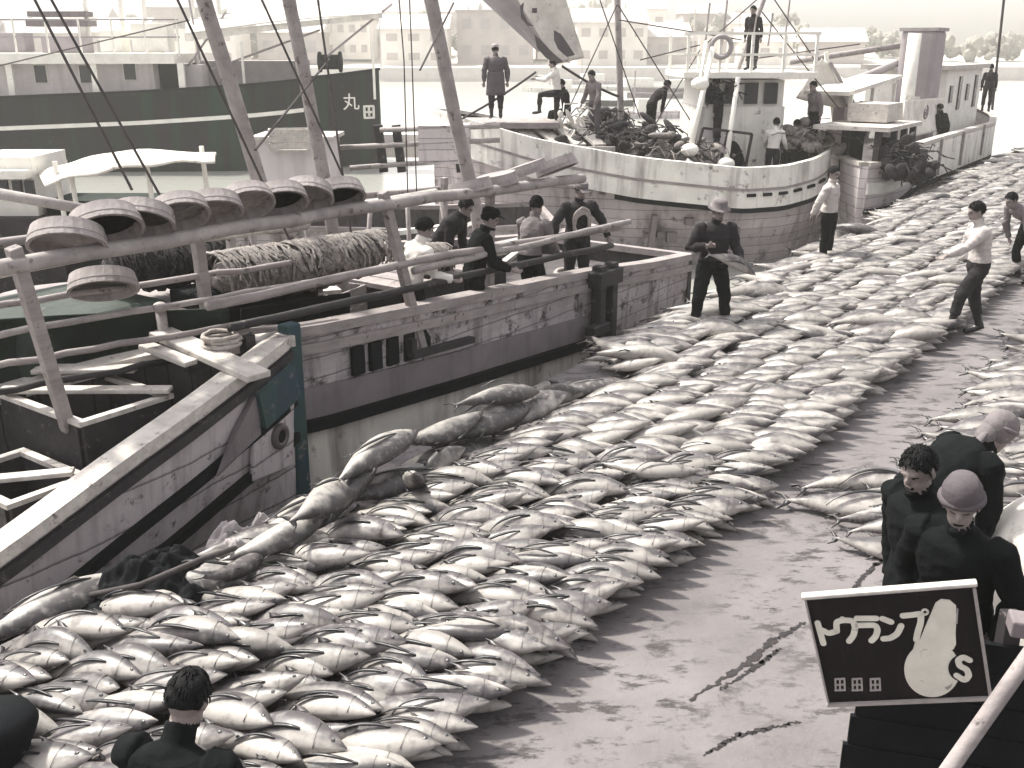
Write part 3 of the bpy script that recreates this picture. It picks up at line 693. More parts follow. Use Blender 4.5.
# --- pale bulwarked boat lying stern-to, with the white bridge
off = (2.5, 26.8, -1.6)
pb = empty('bridge_boat', off, 0, 'pale stained fishing boat with a white open bridge and dark slots along its bulwark', 'boat')
st3 = smooth_st([(-2.1, 27.3, 27.7, 2.0), (-1.5, 26.4, 28.7, 1.9), (-.6, 25.5, 29.5, 1.7), (.6, 24.8, 30.0, 1.42), (3, 24.1, 30.1, 1.06), (5.5, 24.0, 30.0, .82), (6.6, 24.4, 29.6, .83), (7.5, 25.1, 28.9, .93), (8.1, 26.0, 28.0, 1.04), (8.35, 26.7, 27.3, 1.1)], 48)
zd3 = lambda u: min(.30 + max(0, 1.8 - u) * .42, 1.4)
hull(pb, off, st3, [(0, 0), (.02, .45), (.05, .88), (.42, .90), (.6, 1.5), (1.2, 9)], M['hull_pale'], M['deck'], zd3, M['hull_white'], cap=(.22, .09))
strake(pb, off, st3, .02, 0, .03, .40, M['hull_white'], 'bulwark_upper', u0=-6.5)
strake(pb, off, st3, .425, .02, .05, .06, M['wood'], 'rope_strake', u0=-6.5)
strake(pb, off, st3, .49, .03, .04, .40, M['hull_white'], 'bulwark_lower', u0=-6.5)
strake(pb, off, st3, .895, .06, .02, .12, M['dark'], 'fender_or_shadow_strake', u0=2.3, u1=9)  # black strip standing in for the shadow under the overhanging bulwark
for k in range(9):
    u = 5.6 + k * .42; a = lerp_st(st3, u); b = lerp_st(st3, u + .2)
    m = MB(off); m.bar((u, a[1] - .02, a[3] - .58), (u + .22, b[1] - .02, b[3] - .58), .08, .07); m.build('scupper', M['dark'], pb)
for px, py in [(660, 235), (672, 238), (690, 222), (700, 250), (735, 232), (735, 248)]:
    p = YP(px, py, 24.38); m = MB(off); m.box((p.x, p.y + .12, p.z), (rnd.uniform(.12, .25), .3, rnd.uniform(.1, .25))); m.build('hull_patch', M['hull_band'], pb)
m = MB(off); p = YP(648, 262, 24.4); q = YP(655, 215, 24.4); m.bar(p, q, .12, .3, (0, 1, 0)); m.build('fender_board', M['hull_band'], pb)
# bridge
def wbox(c, s_, name, mt, root, bev=0): return MB(root.location).box(c, s_).build(name, mt, root, bevel=bev)
BX0, BX1, BY0, BY1 = 4.75, 7.0, 26.6, 29.0
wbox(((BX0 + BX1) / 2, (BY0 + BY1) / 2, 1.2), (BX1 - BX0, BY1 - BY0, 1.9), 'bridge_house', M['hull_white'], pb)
for k in range(4):
    x = BX0 + .36 + k * .5
    wbox((x, BY0 - .02, 2.48), (.34, .06, .52), 'window', M['glass'], pb)
wbox(((BX0 + BX1) / 2, (BY0 + BY1) / 2 + .03, 2.48), (BX1 - BX0 - .08, BY1 - BY0 - .06, .66), 'window_wall', M['white'], pb)
for k in range(3): wbox((BX1 - .02, BY0 + .5 + k * .7, 2.48), (.06, .4, .5), 'window', M['glass'], pb)
wbox((BX0 + .5, BY0 - .02, 1.0), (.7, .05, 1.2), 'door', M['ship_house'], pb)
wbox(((BX0 + BX1) / 2 + .1, (BY0 + BY1) / 2, 2.93), (BX1 - BX0 + 1.1, BY1 - BY0 + .8, .16), 'bridge_deck', M['white'], pb, .02)
for sx in range(5):
    for yy in (BY0 - .3, BY1 + .25):
        x = BX0 - .35 + sx * .8
        wbox((x, yy, 3.47), (.07, .07, .94), 'rail_post', M['white'], pb)
for zz in (3.42, 3.92):
    for yy in (BY0 - .3, BY1 + .25): wbox(((BX0 + BX1) / 2 + .1, yy, zz), (3.4, .05, .06), 'bridge_rail', M['white'], pb)
for xx in (BX0 - .4, BX1 + .55): wbox((xx, (BY0 + BY1) / 2, 3.92), (.05, BY1 - BY0 + .55, .06), 'bridge_rail', M['white'], pb)
m = MB(off); m.torus((BX0 + .45, BY0 - .38, 3.6), .25, .06, Euler((R(90), 0, 0)).to_matrix(), 22, 8); m.build('life_ring', M['canvas_grey'], pb, smooth=True)
for (a, b, fat) in [((713, 48), (690, 150), .10), ((738, 78), (726, 164), .09), ((706, 42), (700, 84), .06)]:
    p = YP(*a, 26.0); q = YP(*b, 24.9); m = MB(off); m.tube([p, q], fat * .7, 8); m.ell(q, (.22, .2, .16)); m.build('leaning_post', M['white'], pb, smooth=True)
p0 = YP(703, 128, 25.3); p1 = YP(752, 134, 25.3); q1 = YP(743, 180, 25.3)
for a, b in [(p0, p1), (p1, q1), (p0, YP(690, 176, 25.3)), (YP(728, 132, 25.3), YP(716, 178, 25.3))]:
    m = MB(off); m.bar(a, b, .06, .08, (0, 1, 0)); m.build('gallows_bar', M['dark_wood'], pb)
for (a, b, r, Yv) in [((617, -10), (621, 118), .085, 27.2), ((769, -14), (741, 62), .06, 28.5)]:
    p, q = YP(*a, Yv), YP(*b, Yv); d = (p - q).normalized(); m = MB(off); m.tube([q - d * ((q.z - .5) / d.z), q, p, p + d * 2], r, 8); m.build('mast', M['pole'], pb, smooth=True)
for a_, b_ in [((617, 5), (560, 128)), ((618, 5), (690, 120)), ((619, 20), (742, 40)), ((768, -10), (705, 45)), ((768, -10), (815, 60)), ((762, 12), (840, 110)), ((640, 60), (700, 45)), ((700, 50), (640, 150)), ((600, 0), (640, 118)), ((745, 60), (860, 44))]:
    m = MB(off); m.tube([YP(*a_, 26.9), YP(*b_, 26.6)], .016, 5); m.build('stay_wire', M['wire'], pb)
for px_k in (705, 722, 752, 768, 784):
    m = MB(off); p_ = YP(px_k, 46, 27.2); m.tube([p_, p_ + Vector((.06, .0, rnd.uniform(.5, 1.3)))], .025, 5); m.build('signal_staff', M['pole'], pb)
# side extension deck on the quay side
m = MB(off); m.bar((7.2, 27.4, 1.0), (9.6, 31.0, 1.7), .8, .12); m.build('outrigged_platform', M['hull_pale'], pb)
wbox((-.1, 26.9, 1.72), (2.6, 1.9, .16), 'bow_platform', M['wood'], pb, .02)
for x_ in (-1.1, .9):
    for y_ in (26.2, 27.6): wbox((x_, y_, 1.3), (.14, .14, .7), 'platform_post', M['dark_wood'], pb)
# plank rack over the bow
pr = empty('plank_rack', YP(555, 150, 26.2), 0, 'low rack of broad bleached planks on the pale boat behind the tubs', 'rack')
ro = pr.location
for a, b in [((488, 121), (610, 129)), ((500, 150), (615, 149))]:
    p, q = YP(*a, 26.9 if a[1] < 130 else 25.4), YP(*b, 26.9 if a[1] < 130 else 25.4); m = MB(ro); m.bar(p, q, .12, .12); m.build('rail_beam', M['white_wood'], pr)
for k in range(5):
    x0 = 492 + k * 20; p = YP(x0, 124, 26.8); q = YP(x0 + 28, 149, 25.5); m = MB(ro); m.bar(p + Vector((0, 0, .09)), q + Vector((0, 0, .09)), .34, .06); m.build('plank', M['white_wood'], pr)
for k in range(3):
    x0 = 510 + k * 40; p = YP(x0, 150, 25.45); m = MB(ro); m.bar(p + Vector((0, 0, -.1)), p + Vector((-.1, .2, -.75)), .1, .1, (0, 1, 0)); m.build('trestle_leg', M['wood'], pr)
def heap(px, py, Yv, s_, seed, label, mt='net_dark', name='net_heap', cat='net', k=60):
    c = YP(px, py, Yv); rr = random.Random(seed); m = MB()
    for i in range(k):
        q = Vector((rr.gauss(0, s_[0] * .4), rr.gauss(0, s_[1] * .4), abs(rr.gauss(0, s_[2] * .45))))
        m.ell(c + q, (s_[0] * rr.uniform(.08, .24), s_[1] * rr.uniform(.08, .24), s_[2] * rr.uniform(.10, .26)), Euler((rr.uniform(-.6, .6), rr.uniform(-.6, .6), rr.uniform(0, 3))).to_matrix(), 10, 6)
    for i in range(k * 2):
        a = rr.uniform(0, 6.28); q0 = c + Vector((rr.gauss(0, s_[0] * .4), rr.gauss(0, s_[1] * .4), s_[2] * rr.uniform(.1, 1.0)))
        m.tube([q0, q0 + Vector((math.cos(a) * .25, math.sin(a) * .2, rr.uniform(-.12, .06))), q0 + Vector((math.cos(a) * .45, math.sin(a) * .35, rr.uniform(-.3, -.02)))], .016, 4, False)
    return place_mesh(m, name, M[mt], label, cat)
heap(630, 145, 26, (1.5, .8, .5), 1, 'dark heap of wet nets on the pale boat, right of the plank rack')
heap(680, 158, 25.6, (1.3, .7, .45), 2, 'brown heap of gear on deck below the leaning white posts', 'net')
heap(608, 128, 27.5, (.7, .6, .5), 3, 'small dark heap of floats beside the man in grey on the pale boat')
heap(800, 150, 26.6, (1.0, .8, .6), 4, 'grey net heap behind the two white-shirted men on the pale boat', 'net')
heap(725, 100, 25.9, (.32, .3, .5), 5, 'dark bundle hanging against the bridge front of the pale boat', 'dark', 'sack', 'sack', 6)
heap(905, 178, 25.2, (.8, .6, .9), 6, 'dark netting piled high over the stern of the far white boat', 'net_dark')
# white tents / sails
cloth([YP(822, 58, 29), YP(826, 60, 29), YP(858, 112, 28.6), YP(796, 98, 28.6)], 'white pointed canvas tent on the pale boat beside the bridge', 'tent')
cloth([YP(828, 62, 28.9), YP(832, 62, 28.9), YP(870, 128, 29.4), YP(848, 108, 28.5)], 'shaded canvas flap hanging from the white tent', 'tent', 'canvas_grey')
m = MB(); m.bar(YP(826, 52, 29.1), YP(838, 165, 29.1), .1, .1, (0, 1, 0)); place_mesh(m, 'tent_pole', M['white'], 'white upright pole holding up the pointed canvas tent', 'pole', False)

# --- far white boat along the quay
off = (31, 8.5, -1.6)
wb = qempty('fishing_boat', off[0], -off[1], off[2], 'white fishing boat at the far end of the quay with a tall pale funnel', 'boat')
st5 = smooth_st([(25.2, 7.55, 7.75, .85), (25.8, 7.35, 8.2, .82), (26.9, 7.2, 8.9, .85), (27.6, 7.2, 9.4, 1.0), (28.2, 7.2, 9.8, 1.12), (31, 7.25, 11.5, 1.12), (35, 7.4, 12.3, 1.08), (39.5, 7.6, 12.2, 1.0), (43, 8.3, 11.6, 1.15), (46, 9.9, 10.2, 1.4)], 36)
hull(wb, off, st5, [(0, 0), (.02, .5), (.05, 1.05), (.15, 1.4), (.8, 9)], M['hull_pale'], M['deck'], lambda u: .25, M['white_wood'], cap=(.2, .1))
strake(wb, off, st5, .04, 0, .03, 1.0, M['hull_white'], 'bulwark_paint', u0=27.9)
strake(wb, off, st5, 1.06, .04, .08, .12, M['dark'], 'fender_or_shadow_strake', u0=23)
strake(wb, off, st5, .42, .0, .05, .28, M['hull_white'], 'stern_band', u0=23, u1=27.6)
for u in (28, 30.5, 33.5, 37): m = MB(off); m.box((u, lerp_st(st5, u)[1] - .06, .65), (.07, .08, 1.0)); m.build('side_batten', M['wood'], wb)
def qb(c, s_, name, mt, root=wb): return MB(off).box(c, s_).build(name, M[mt], root)
# open stern shelter
for u, v in [(25.7, 7.55), (26.5, 7.4), (27.2, 7.35), (28.0, 7.35), (26.6, 8.6), (28.0, 9.4)]: qb((u, v, 1.15), (.14, .14, 1.0), 'shelter_post', 'dark_wood')
qb((27.0, 8.2, 1.69), (2.9, 1.9, .1), 'shelter_roof', 'white_wood'); qb((27.4, 8.7, .9), (1.6, .1, 1.3), 'shelter_back', 'dark')
qb((27.4, 8.2, 2.0), (1.2, 1.0, .45), 'deck_chest', 'white_wood')
qb((38.6, 9.9, 1.75), (5.0, 2.6, 2.3), 'wheelhouse', 'white'); qb((38.6, 9.9, 2.96), (5.4, 3.0, .14), 'wheelhouse_roof', 'white_wood')
for k in range(4): qb((36.8 + k * 1.15, 8.58, 2.1), (.34, .06, 1.1 if k % 2 else .55), 'window', 'glass')
qb((36.08, 9.5, 2.2), (.06, .6, .7), 'window', 'glass')
m = MB(off); m.box((34.2, 9.0, 2.3), (1.2, 1.1, 3.6)); m.build('funnel', M['stack_grey'], wb, bevel=.15)
m = MB(off); m.tube([(33.2, 9.0, .3), (33.2, 9.0, 4.0)], [.22, .2], 12); m.build('exhaust_pipe', M['white'], wb, smooth=True)
qb((34.2, 9.0, 4.11), (1.26, 1.16, .1), 'funnel_rim', 'canvas_grey')
m = MB(off); m.bar((23.2, 8.4, 2.55), (28.6, 8.4, 2.9), 2.0, .08, (0, 1, .0)) if False else m.box((29.0, 9.3, 2.62), (4.6, 1.2, .10), Euler((0, R(-4), 0))); m.build('awning_roof', M['canvas'], wb)
for u in (27.2, 29.0, 31.0): qb((u, 8.8, 1.95), (.09, .09, 1.3), 'awning_post', 'white')
for k in range(4): qb((28.0 + k * .7, 9.3, 1.5), (.3, .3, 1.1), 'deck_bottle', 'stack_grey')
p, q = WP(1006, -20, -9), WP(994, 92, -9)
m = MB(off); m.tube([q - (p - q).normalized() * 2, q, p], .05, 8); m.build('mast', M['wire'], wb)
c = cloth([WP(905, 100, -8.2), WP(945, 97, -8.2), WP(942, 130, -8.0), WP(902, 140, -7.9)], 'white hanging canvas marked with a round wave emblem on the far white boat', 'canvas')
ec = WP(944 - 20, 114, -8.1)
m = MB()
qm = Matrix.Rotation(QROT, 3, 'Z') @ Euler((R(90), 0, 0)).to_matrix()
cw = QW(*WP(926, 112, -7.95))
for o_ in (c,): 
    for v_ in o_.data.vertices: pass
# cloth was authored in (u,-w,z); turn it into world space
def q2w(o_):
    base = o_.location.copy(); pts = [QW(*(v.co + base)) for v in o_.data.vertices]; cc = sum(pts, Vector()) / len(pts); zb = min(p_.z for p_ in pts); cc.z = zb
    for v, p_ in zip(o_.data.vertices, pts): v.co = p_ - cc
    o_.location = cc
q2w(c)
m = MB(c.location); m.torus(cw, .19, .022, qm, 24, 6); m.torus(cw + qm @ Vector((.05, .03, 0)), .07, .02, qm, 16, 6); m.torus(cw + qm @ Vector((-.06, -.04, 0)), .06, .02, qm, 16, 6); m.build('emblem', M['hull_band'], c)
c = cloth([WP(906, 95, -8.7), WP(925, 97, -8.7), WP(905, 130, -8.5), WP(893, 128, -8.5)], 'narrow pale canvas edge folded beside the emblem canvas', 'canvas'); q2w(c)
# long derrick boom and furled sail behind
m = MB(); m.tube([YP(790, 62, 34), YP(905, 45, 34)], .09, 8); place_mesh(m, 'boom', M['pole'], 'long thin boom reaching left from the tall funnel', 'boom')
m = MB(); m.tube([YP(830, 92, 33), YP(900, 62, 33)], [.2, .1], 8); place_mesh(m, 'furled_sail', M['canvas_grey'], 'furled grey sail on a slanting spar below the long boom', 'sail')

# --- big dark ship behind
off = (-16, 47, -1.6)
ds = empty('cargo_ship', off, 0, 'large dark-hulled ship with a white deckhouse moored behind the wooden boats', 'ship')
def SX(px, Yv, py=100): return YP(px, py, Yv).x
st6 = smooth_st([(-42, 44.5, 53, 1.2), (-30, 44.5, 53, 1.3), (-24, 44.6, 53, 1.45), (-16, 44.8, 53, 1.75), (-11, 45.2, 52.6, 2.05), (-8.5, 45.9, 51.5, 2.3), (-7.0, 47, 50.2, 2.5), (-6.2, 48.4, 48.8, 2.6)], 36)
hull(ds, off, st6, [(0, 0), (-.05, 1.0), (-.15, 2.2), (-.22, 3.2), (-.1, 9)], M['ship_hull'], M['deck'], lambda u: .9, M['dark'], cap=(.2, .1))
strake(ds, off, st6, 1.18, -.06, .10, .17, M['white'], 'white_rubbing_line', u0=-40, u1=-8.2)
# name on the bow
def text_mesh(s_, size, ext):
    cu = bpy.data.curves.new('lettering', 'FONT'); cu.body = s_; cu.size = size; cu.extrude = ext; cu.align_x = 'CENTER'; cu.align_y = 'CENTER'
    o = bpy.data.objects.new('lettering', cu); COL.objects.link(o); bpy.context.view_layer.update()
    me = bpy.data.meshes.new_from_object(o.evaluated_get(bpy.context.evaluated_depsgraph_get())); bpy.data.objects.remove(o); return me
me = text_mesh('丸', .75, .03); me.materials.append(M['white'])
o = bpy.data.objects.new('name_lettering', me); COL.objects.link(o); o.parent = ds
p = YP(351, 103, 45.75); o.location = p - Vector(off); o.rotation_euler = (R(90), 0, R(18))
m = MB(off); p = YP(369, 112, 46.65); rz = Euler((0, 0, R(30))); 
for dx, dz, w_, h_ in [(0, .25, .5, .09), (0, -.25, .5, .09), (-.22, 0, .09, .5), (.22, 0, .09, .5), (0, 0, .3, .08), (0, .02, .08, .4)]:
    m.box(p + rz.to_matrix() @ Vector((dx, 0, dz)), (w_, .08, h_), rz)
m.build('name_lettering', M['white'], ds)
# deckhouse
xa, xb = SX(-60, 46), SX(158, 46)
wbox(((xa + xb) / 2, 47.6, 1.75), (xb - xa, 3.6, 2.6), 'deckhouse_wall', M['ship_house'], ds)
for px in (41, 86, 130): 
    p = YP(px, 71 if px > 100 else 74, 45.78); m = MB(off); m.box((p.x, p.y, p.z), (.62, .06, .84)); w0 = m.build('window', M['ship_house'], ds, bevel=.05); w0.data.materials[0] = M['white']
    m = MB(off); m.box((p.x, p.y - .03, p.z), (.5, .06, .72)); m.build('window_glass', M['glass'], w0); w0.children[0].location = (0, 0, 0)
wbox(((SX(-60, 46) + SX(186, 46)) / 2, 47.2, 3.13), (SX(186, 46) - SX(-60, 46), 4.6, .42), 'boat_deck', M['white'], ds)
for px in (14, 98, 184): wbox((SX(px, 45.1), 45.1, 2.0), (.26, .16, 1.9), 'awning_stanchion', M['white'], ds)
wbox((SX(168, 46), 46.6, 2.0), (.9, .2, 1.9), 'doorway', M['dark'], ds)
wbox((SX(198, 48), 48, 1.9), (1.2, 2, 1.9), 'winch_house', M['ship_house'], ds)
for k, px in enumerate(range(-40, 186, 32)): wbox((SX(px, 45.2), 45.2, 4.0), (.07, .07, 1.5), 'rail_post', M['white'], ds)
for zz in (4.0, 4.7): wbox(((SX(-60, 45.2) + SX(186, 45.2)) / 2, 45.2, zz), (SX(186, 45.2) - SX(-60, 45.2), .05, .06), 'deck_rail', M['stack_grey'], ds)
for px, w_, h_, zc in [(122, 1.0, .9, 3.85), (160, 1.6, 1.2, 4.0), (75, 1.9, .7, 3.7), (20, 1.6, .8, 3.8)]: wbox((SX(px, 47), 47, zc), (w_, 1.0, h_), 'deck_locker', M['white' if px > 100 else 'stack_grey'], ds, .04)
m = MB(off); m.box((SX(72, 48), 48, 4.6), (2.8, 1.0, .25)); m.box((SX(72, 48), 48, 5.0), (2.6, .9, .22)); m.build('stacked_rafts', M['hull_band'], ds)
for px in (125, 90, 148, 196, 222): 
    p = YP(px, 35, 48); m = MB(off); m.tube([(p.x, p.y, .9), (p.x - .1, p.y, 9)], .11, 8); m.build('ship_mast', M['white'], ds, smooth=True)
for a, b in [((188, 66), (226, 12)), ((200, 60), (188, -5)), ((210, 70), (320, 30)), ((325, 58), (392, 4))]:
    m = MB(off); m.tube([YP(*a, 47), YP(*b, 47)], .05, 5); m.build('stay_wire', M['stack_grey'], ds)
a, b, c_, d = YP(186, 34, 46), YP(382, 14, 46), YP(382, 3, 48), YP(186, 20, 48)
m = cloth([a, b, c_, d], '', name=None, sag=.3, n=20); m.v = [p - Vector(off) for p in m.v]; m.off = Vector((0, 0, 0)); m.build('foredeck_awning', M['canvas'], ds, smooth=True)
m = cloth([YP(186, 33, 46), YP(382, 13, 46), YP(382, 18, 46.03), YP(186, 41, 46.03)], '', name=None, sag=.1, n=20); m.v = [p - Vector(off) for p in m.v]; m.build('awning_valance', M['canvas'], ds, smooth=True)
for px in (240, 300, 372): p = YP(px, 30, 46.1); wbox((p.x, p.y, 2.6), (.1, .1, 2.4), 'awning_stanchion', M['white'], ds)
wbox((SX(255, 49), 49, 2.4), (5, 2, 1.2), 'fore_hatch', M['canvas_grey'], ds)
m = MB(off); p = YP(330, 62, 47.2); m.tube([p + Vector((-.4, 0, .0)), p + Vector((.4, .1, .0))], .32, 12); m.tube([p + Vector((-.5, 0, .0)), p + Vector((-.4, 0, .0))], .45, 12); m.tube([p + Vector((.4, .1, .0)), p + Vector((.5, .1, .0))], .45, 12); m.build('anchor_gear', M['dark'], ds, smooth=True)
m = MB(off); m.tube([YP(-10, 68, 44.2), YP(190, 20, 44.2)], .03, 5); m.build('stay_wire', M['wire'], ds)

# --- small cabin boat with an awning, at the left between ship and long boat
off = (-6.0, 15.5, -1.6)
cb = empty('cabin_boat', off, R(12), 'small white cabin boat with a long pale sagging awning, under the dark ship', 'boat')
iv = Matrix.Rotation(-R(12), 3, 'Z')
def lc(p): return iv @ (Vector(p) - Vector(off))
def cpart(m, name, mt, smooth=False): m.v = [lc(p) for p in m.v]; return m.build(name, M[mt], cb, smooth)
st7 = smooth_st([(-5, -1.6, 1.6, 2.3), (0, -1.7, 1.7, 2.1), (2.5, -1.6, 1.6, 2.3), (4.2, -.8, .8, 2.6), (5, -.05, .05, 2.8)], 20)
hull(cb, (0, 0, 0), [(a, b, c0, d - .45) for a, b, c0, d in st7], [(0, 0), (.1, .6), (.3, 1.2), (.9, 9)], M['green'], M['deck'], lambda u: 1.1, M['hull_white'], cap=(.1, .08))
p0, p1 = YP(-30, 195, 15), YP(36, 195, 15)
m = MB(); m.box(((p0.x + p1.x) / 2, 15.6, p0.z + .0), (p1.x - p0.x, 1.2, 1.1)); cpart(m, 'cabin', 'white')
m = MB(); p = YP(5, 173, 15); m.box((p.x - .2, 15.5, p.z), (1.2, 1.5, .12)); cpart(m, 'cabin_roof', 'white')
m = MB(); m.box(((YP(50, 200, 15.3).x + YP(215, 200, 15.3).x) / 2, 15.6, .55), (YP(215, 200, 15.3).x - YP(50, 200, 15.3).x, .9, 1.7)); cpart(m, 'awning_shade_box', 'green_dark')  # solid dark box added for the shaded interior under the awning
m = MB(); m.box((YP(5, 230, 14.8).x, 15.1, .45), (1.7, .7, 1.5)); cpart(m, 'side_locker', 'dark_wood')
for px in (4, 18, 30): p = YP(px, 190, 14.97); m = MB(); m.box(p, (.13, .06, .28)); cpart(m, 'window', 'glass')
m = cloth([YP(36, 170, 15.5), YP(216, 152, 14.6), YP(214, 160, 13.9), YP(44, 184, 14.3)], '', name=None, sag=-.22, n=18); cpart(m, 'awning', 'canvas', True)
for px, py in ((75, 205), (150, 195), (205, 185), (60, 200)): p = YP(px, py, 14.6); m = MB(); m.tube([p + Vector((0, 0, .55)), p + Vector((.05, 0, -.8))], .035, 6); cpart(m, 'awning_post', 'white')
m = MB(); m.tube([YP(-10, 192, 12.6), YP(100, 212, 12.9)], .07, 8); cpart(m, 'boom', 'pole', True)

# low grey boat with rails between the masts
off = (-1.8, 23.5, -1.6)
gb = empty('work_boat', off, R(6), 'low grey work boat with timber rails seen between the leaning masts', 'boat')
st8 = smooth_st([(-6, -.6, .6, 1.6), (-4.5, -1.6, 1.6, 1.5), (0, -1.8, 1.8, 1.35), (2.0, -1.7, 1.7, 1.4), (2.6, -1.4, 1.4, 1.45)], 20)
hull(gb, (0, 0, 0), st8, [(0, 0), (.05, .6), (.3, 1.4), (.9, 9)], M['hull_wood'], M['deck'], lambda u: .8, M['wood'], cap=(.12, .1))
iv2 = Matrix.Rotation(-R(6), 3, 'Z')
def gpart(m, name, mt, smooth=False): m.v = [iv2 @ (Vector(p) - Vector(off)) for p in m.v]; return m.build(name, M[mt], gb, smooth)
for a, b in [((380, 130), (500, 126)), ((330, 148), (500, 140)), ((350, 168), (460, 160))]: m = MB(); m.tube([YP(*a, 22.2), YP(*b, 22.2)], .055, 8); gpart(m, 'timber_rail', 'pole', True)
for px in (378, 396, 455): m = MB(); m.bar(YP(px, 125, 22.3), YP(px + 6, 172, 22.3), .18, .16, (0, 1, 0)); gpart(m, 'timber_post', 'dark_wood')
m = MB(); p = YP(445, 143, 22.6); m.box(p, (1.1, .9, .8)); gpart(m, 'gear_locker', 'hull_pale')
m = MB(); p = YP(400, 145, 23); m.box(p, (.9, .5, .5)); gpart(m, 'white_panel', 'white')
m = MB(); p = YP(300, 165, 21.5); m.box(p, (1.5, 1.3, 1.1)); gpart(m, 'engine_house', 'ship_house'); m = MB(); m.box(p + Vector((0, 0, .6)), (1.7, 1.5, .08)); gpart(m, 'engine_house_roof', 'white_wood')
crate(YP(290, 150, 20.6), .2, (.8, .5, .4), 'white crate on the low grey boat, between the first two masts', 'white_wood')
# small boats out on the water
def skiff(px, py, L, rz, label, mt='hull_pale', cabin=False, group='small boats on the harbour'):
    p = G(px, py, -1.6); r = empty('rowing_boat', p, rz, label, 'boat', group)
    s_ = smooth_st([(-L / 2, -.1, .1, .55), (-L * .3, -L * .12, L * .12, .5), (L * .1, -L * .14, L * .14, .45), (L * .42, -L * .11, L * .11, .5), (L / 2, -L * .09, L * .09, .55)], 14)
    s_ = [(a, b, c0, d) for a, b, c0, d in s_]
    m = MB(); rings = [[Vector((u, vn, zt)), Vector((u, vn * .9, 0)), Vector((u, vn * .4, -.35)), Vector((u, -vn * .4, -.35)), Vector((u, -vn * .9, 0)), Vector((u, -vn, zt)), Vector((u, -vn * .85, zt)), Vector((u, -vn * .7, .12)), Vector((u, vn * .7, .12)), Vector((u, vn * .85, zt))] for u, vn, vf, zt in s_]
    m.loft(rings); m.build('hull', M[mt], r)
    m = MB(); m.box((0, 0, .4), (.25, L * .24, .05)); m.build('thwart', M['wood'], r)
    if cabin:
        m = MB(); m.box((L * .1, 0, .9), (L * .3, L * .2, 1.1)); m.build('cabin', M['white'], r)
        m = MB(); m.tube([(-.5, 0, .3), (-.5, 0, 3.5)], .05, 6); m.build('mast', M['pole'], r)
skiff(612, 106, 5, .1, 'dark low skiff on the bright water right of the mast', 'dark_wood')
skiff(655, 98, 6, -.15, 'grey skiff on the bright water left of the bridge', 'hull_band')
skiff(650, 74, 9, .05, 'small white cabin boat close to the far shore', 'hull_white', True)
skiff(700, 80, 10, .1, 'second pale cabin boat close to the far shore, nearer the bridge', 'hull_pale', True)
skiff(540, 72, 9, .0, 'dark long boat tied below the far houses, behind the men with poles', 'dark_wood')
skiff(430, 74, 12, .0, 'dark long boat tied at the far seawall between the masts', 'dark_wood')
skiff(640, 118, 6, .05, 'pale half-covered boat lying close behind the bridge boat', 'hull_pale', True)

for i, (px, py, L_k, lab) in enumerate([(585, 84, 11, 'pale boat with a mast before the far houses, left of the upright mast'), (672, 92, 10, 'pale boat with a mast just left of the white bridge'), (628, 90, 12, 'long pale boat with a mast directly behind the upright mast'), (720, 70, 14, 'hazy boat with a mast at the far shore behind the white bridge'), (848, 68, 16, 'hazy boat with a mast between the tent and the tall funnel'), (555, 92, 8, 'small pale boat with a mast behind the raised-foot man')]):
    skiff(px, py, L_k, rnd.uniform(-.3, .3), lab, ('hull_pale', 'hull_band', 'hull_white')[i % 3], True)
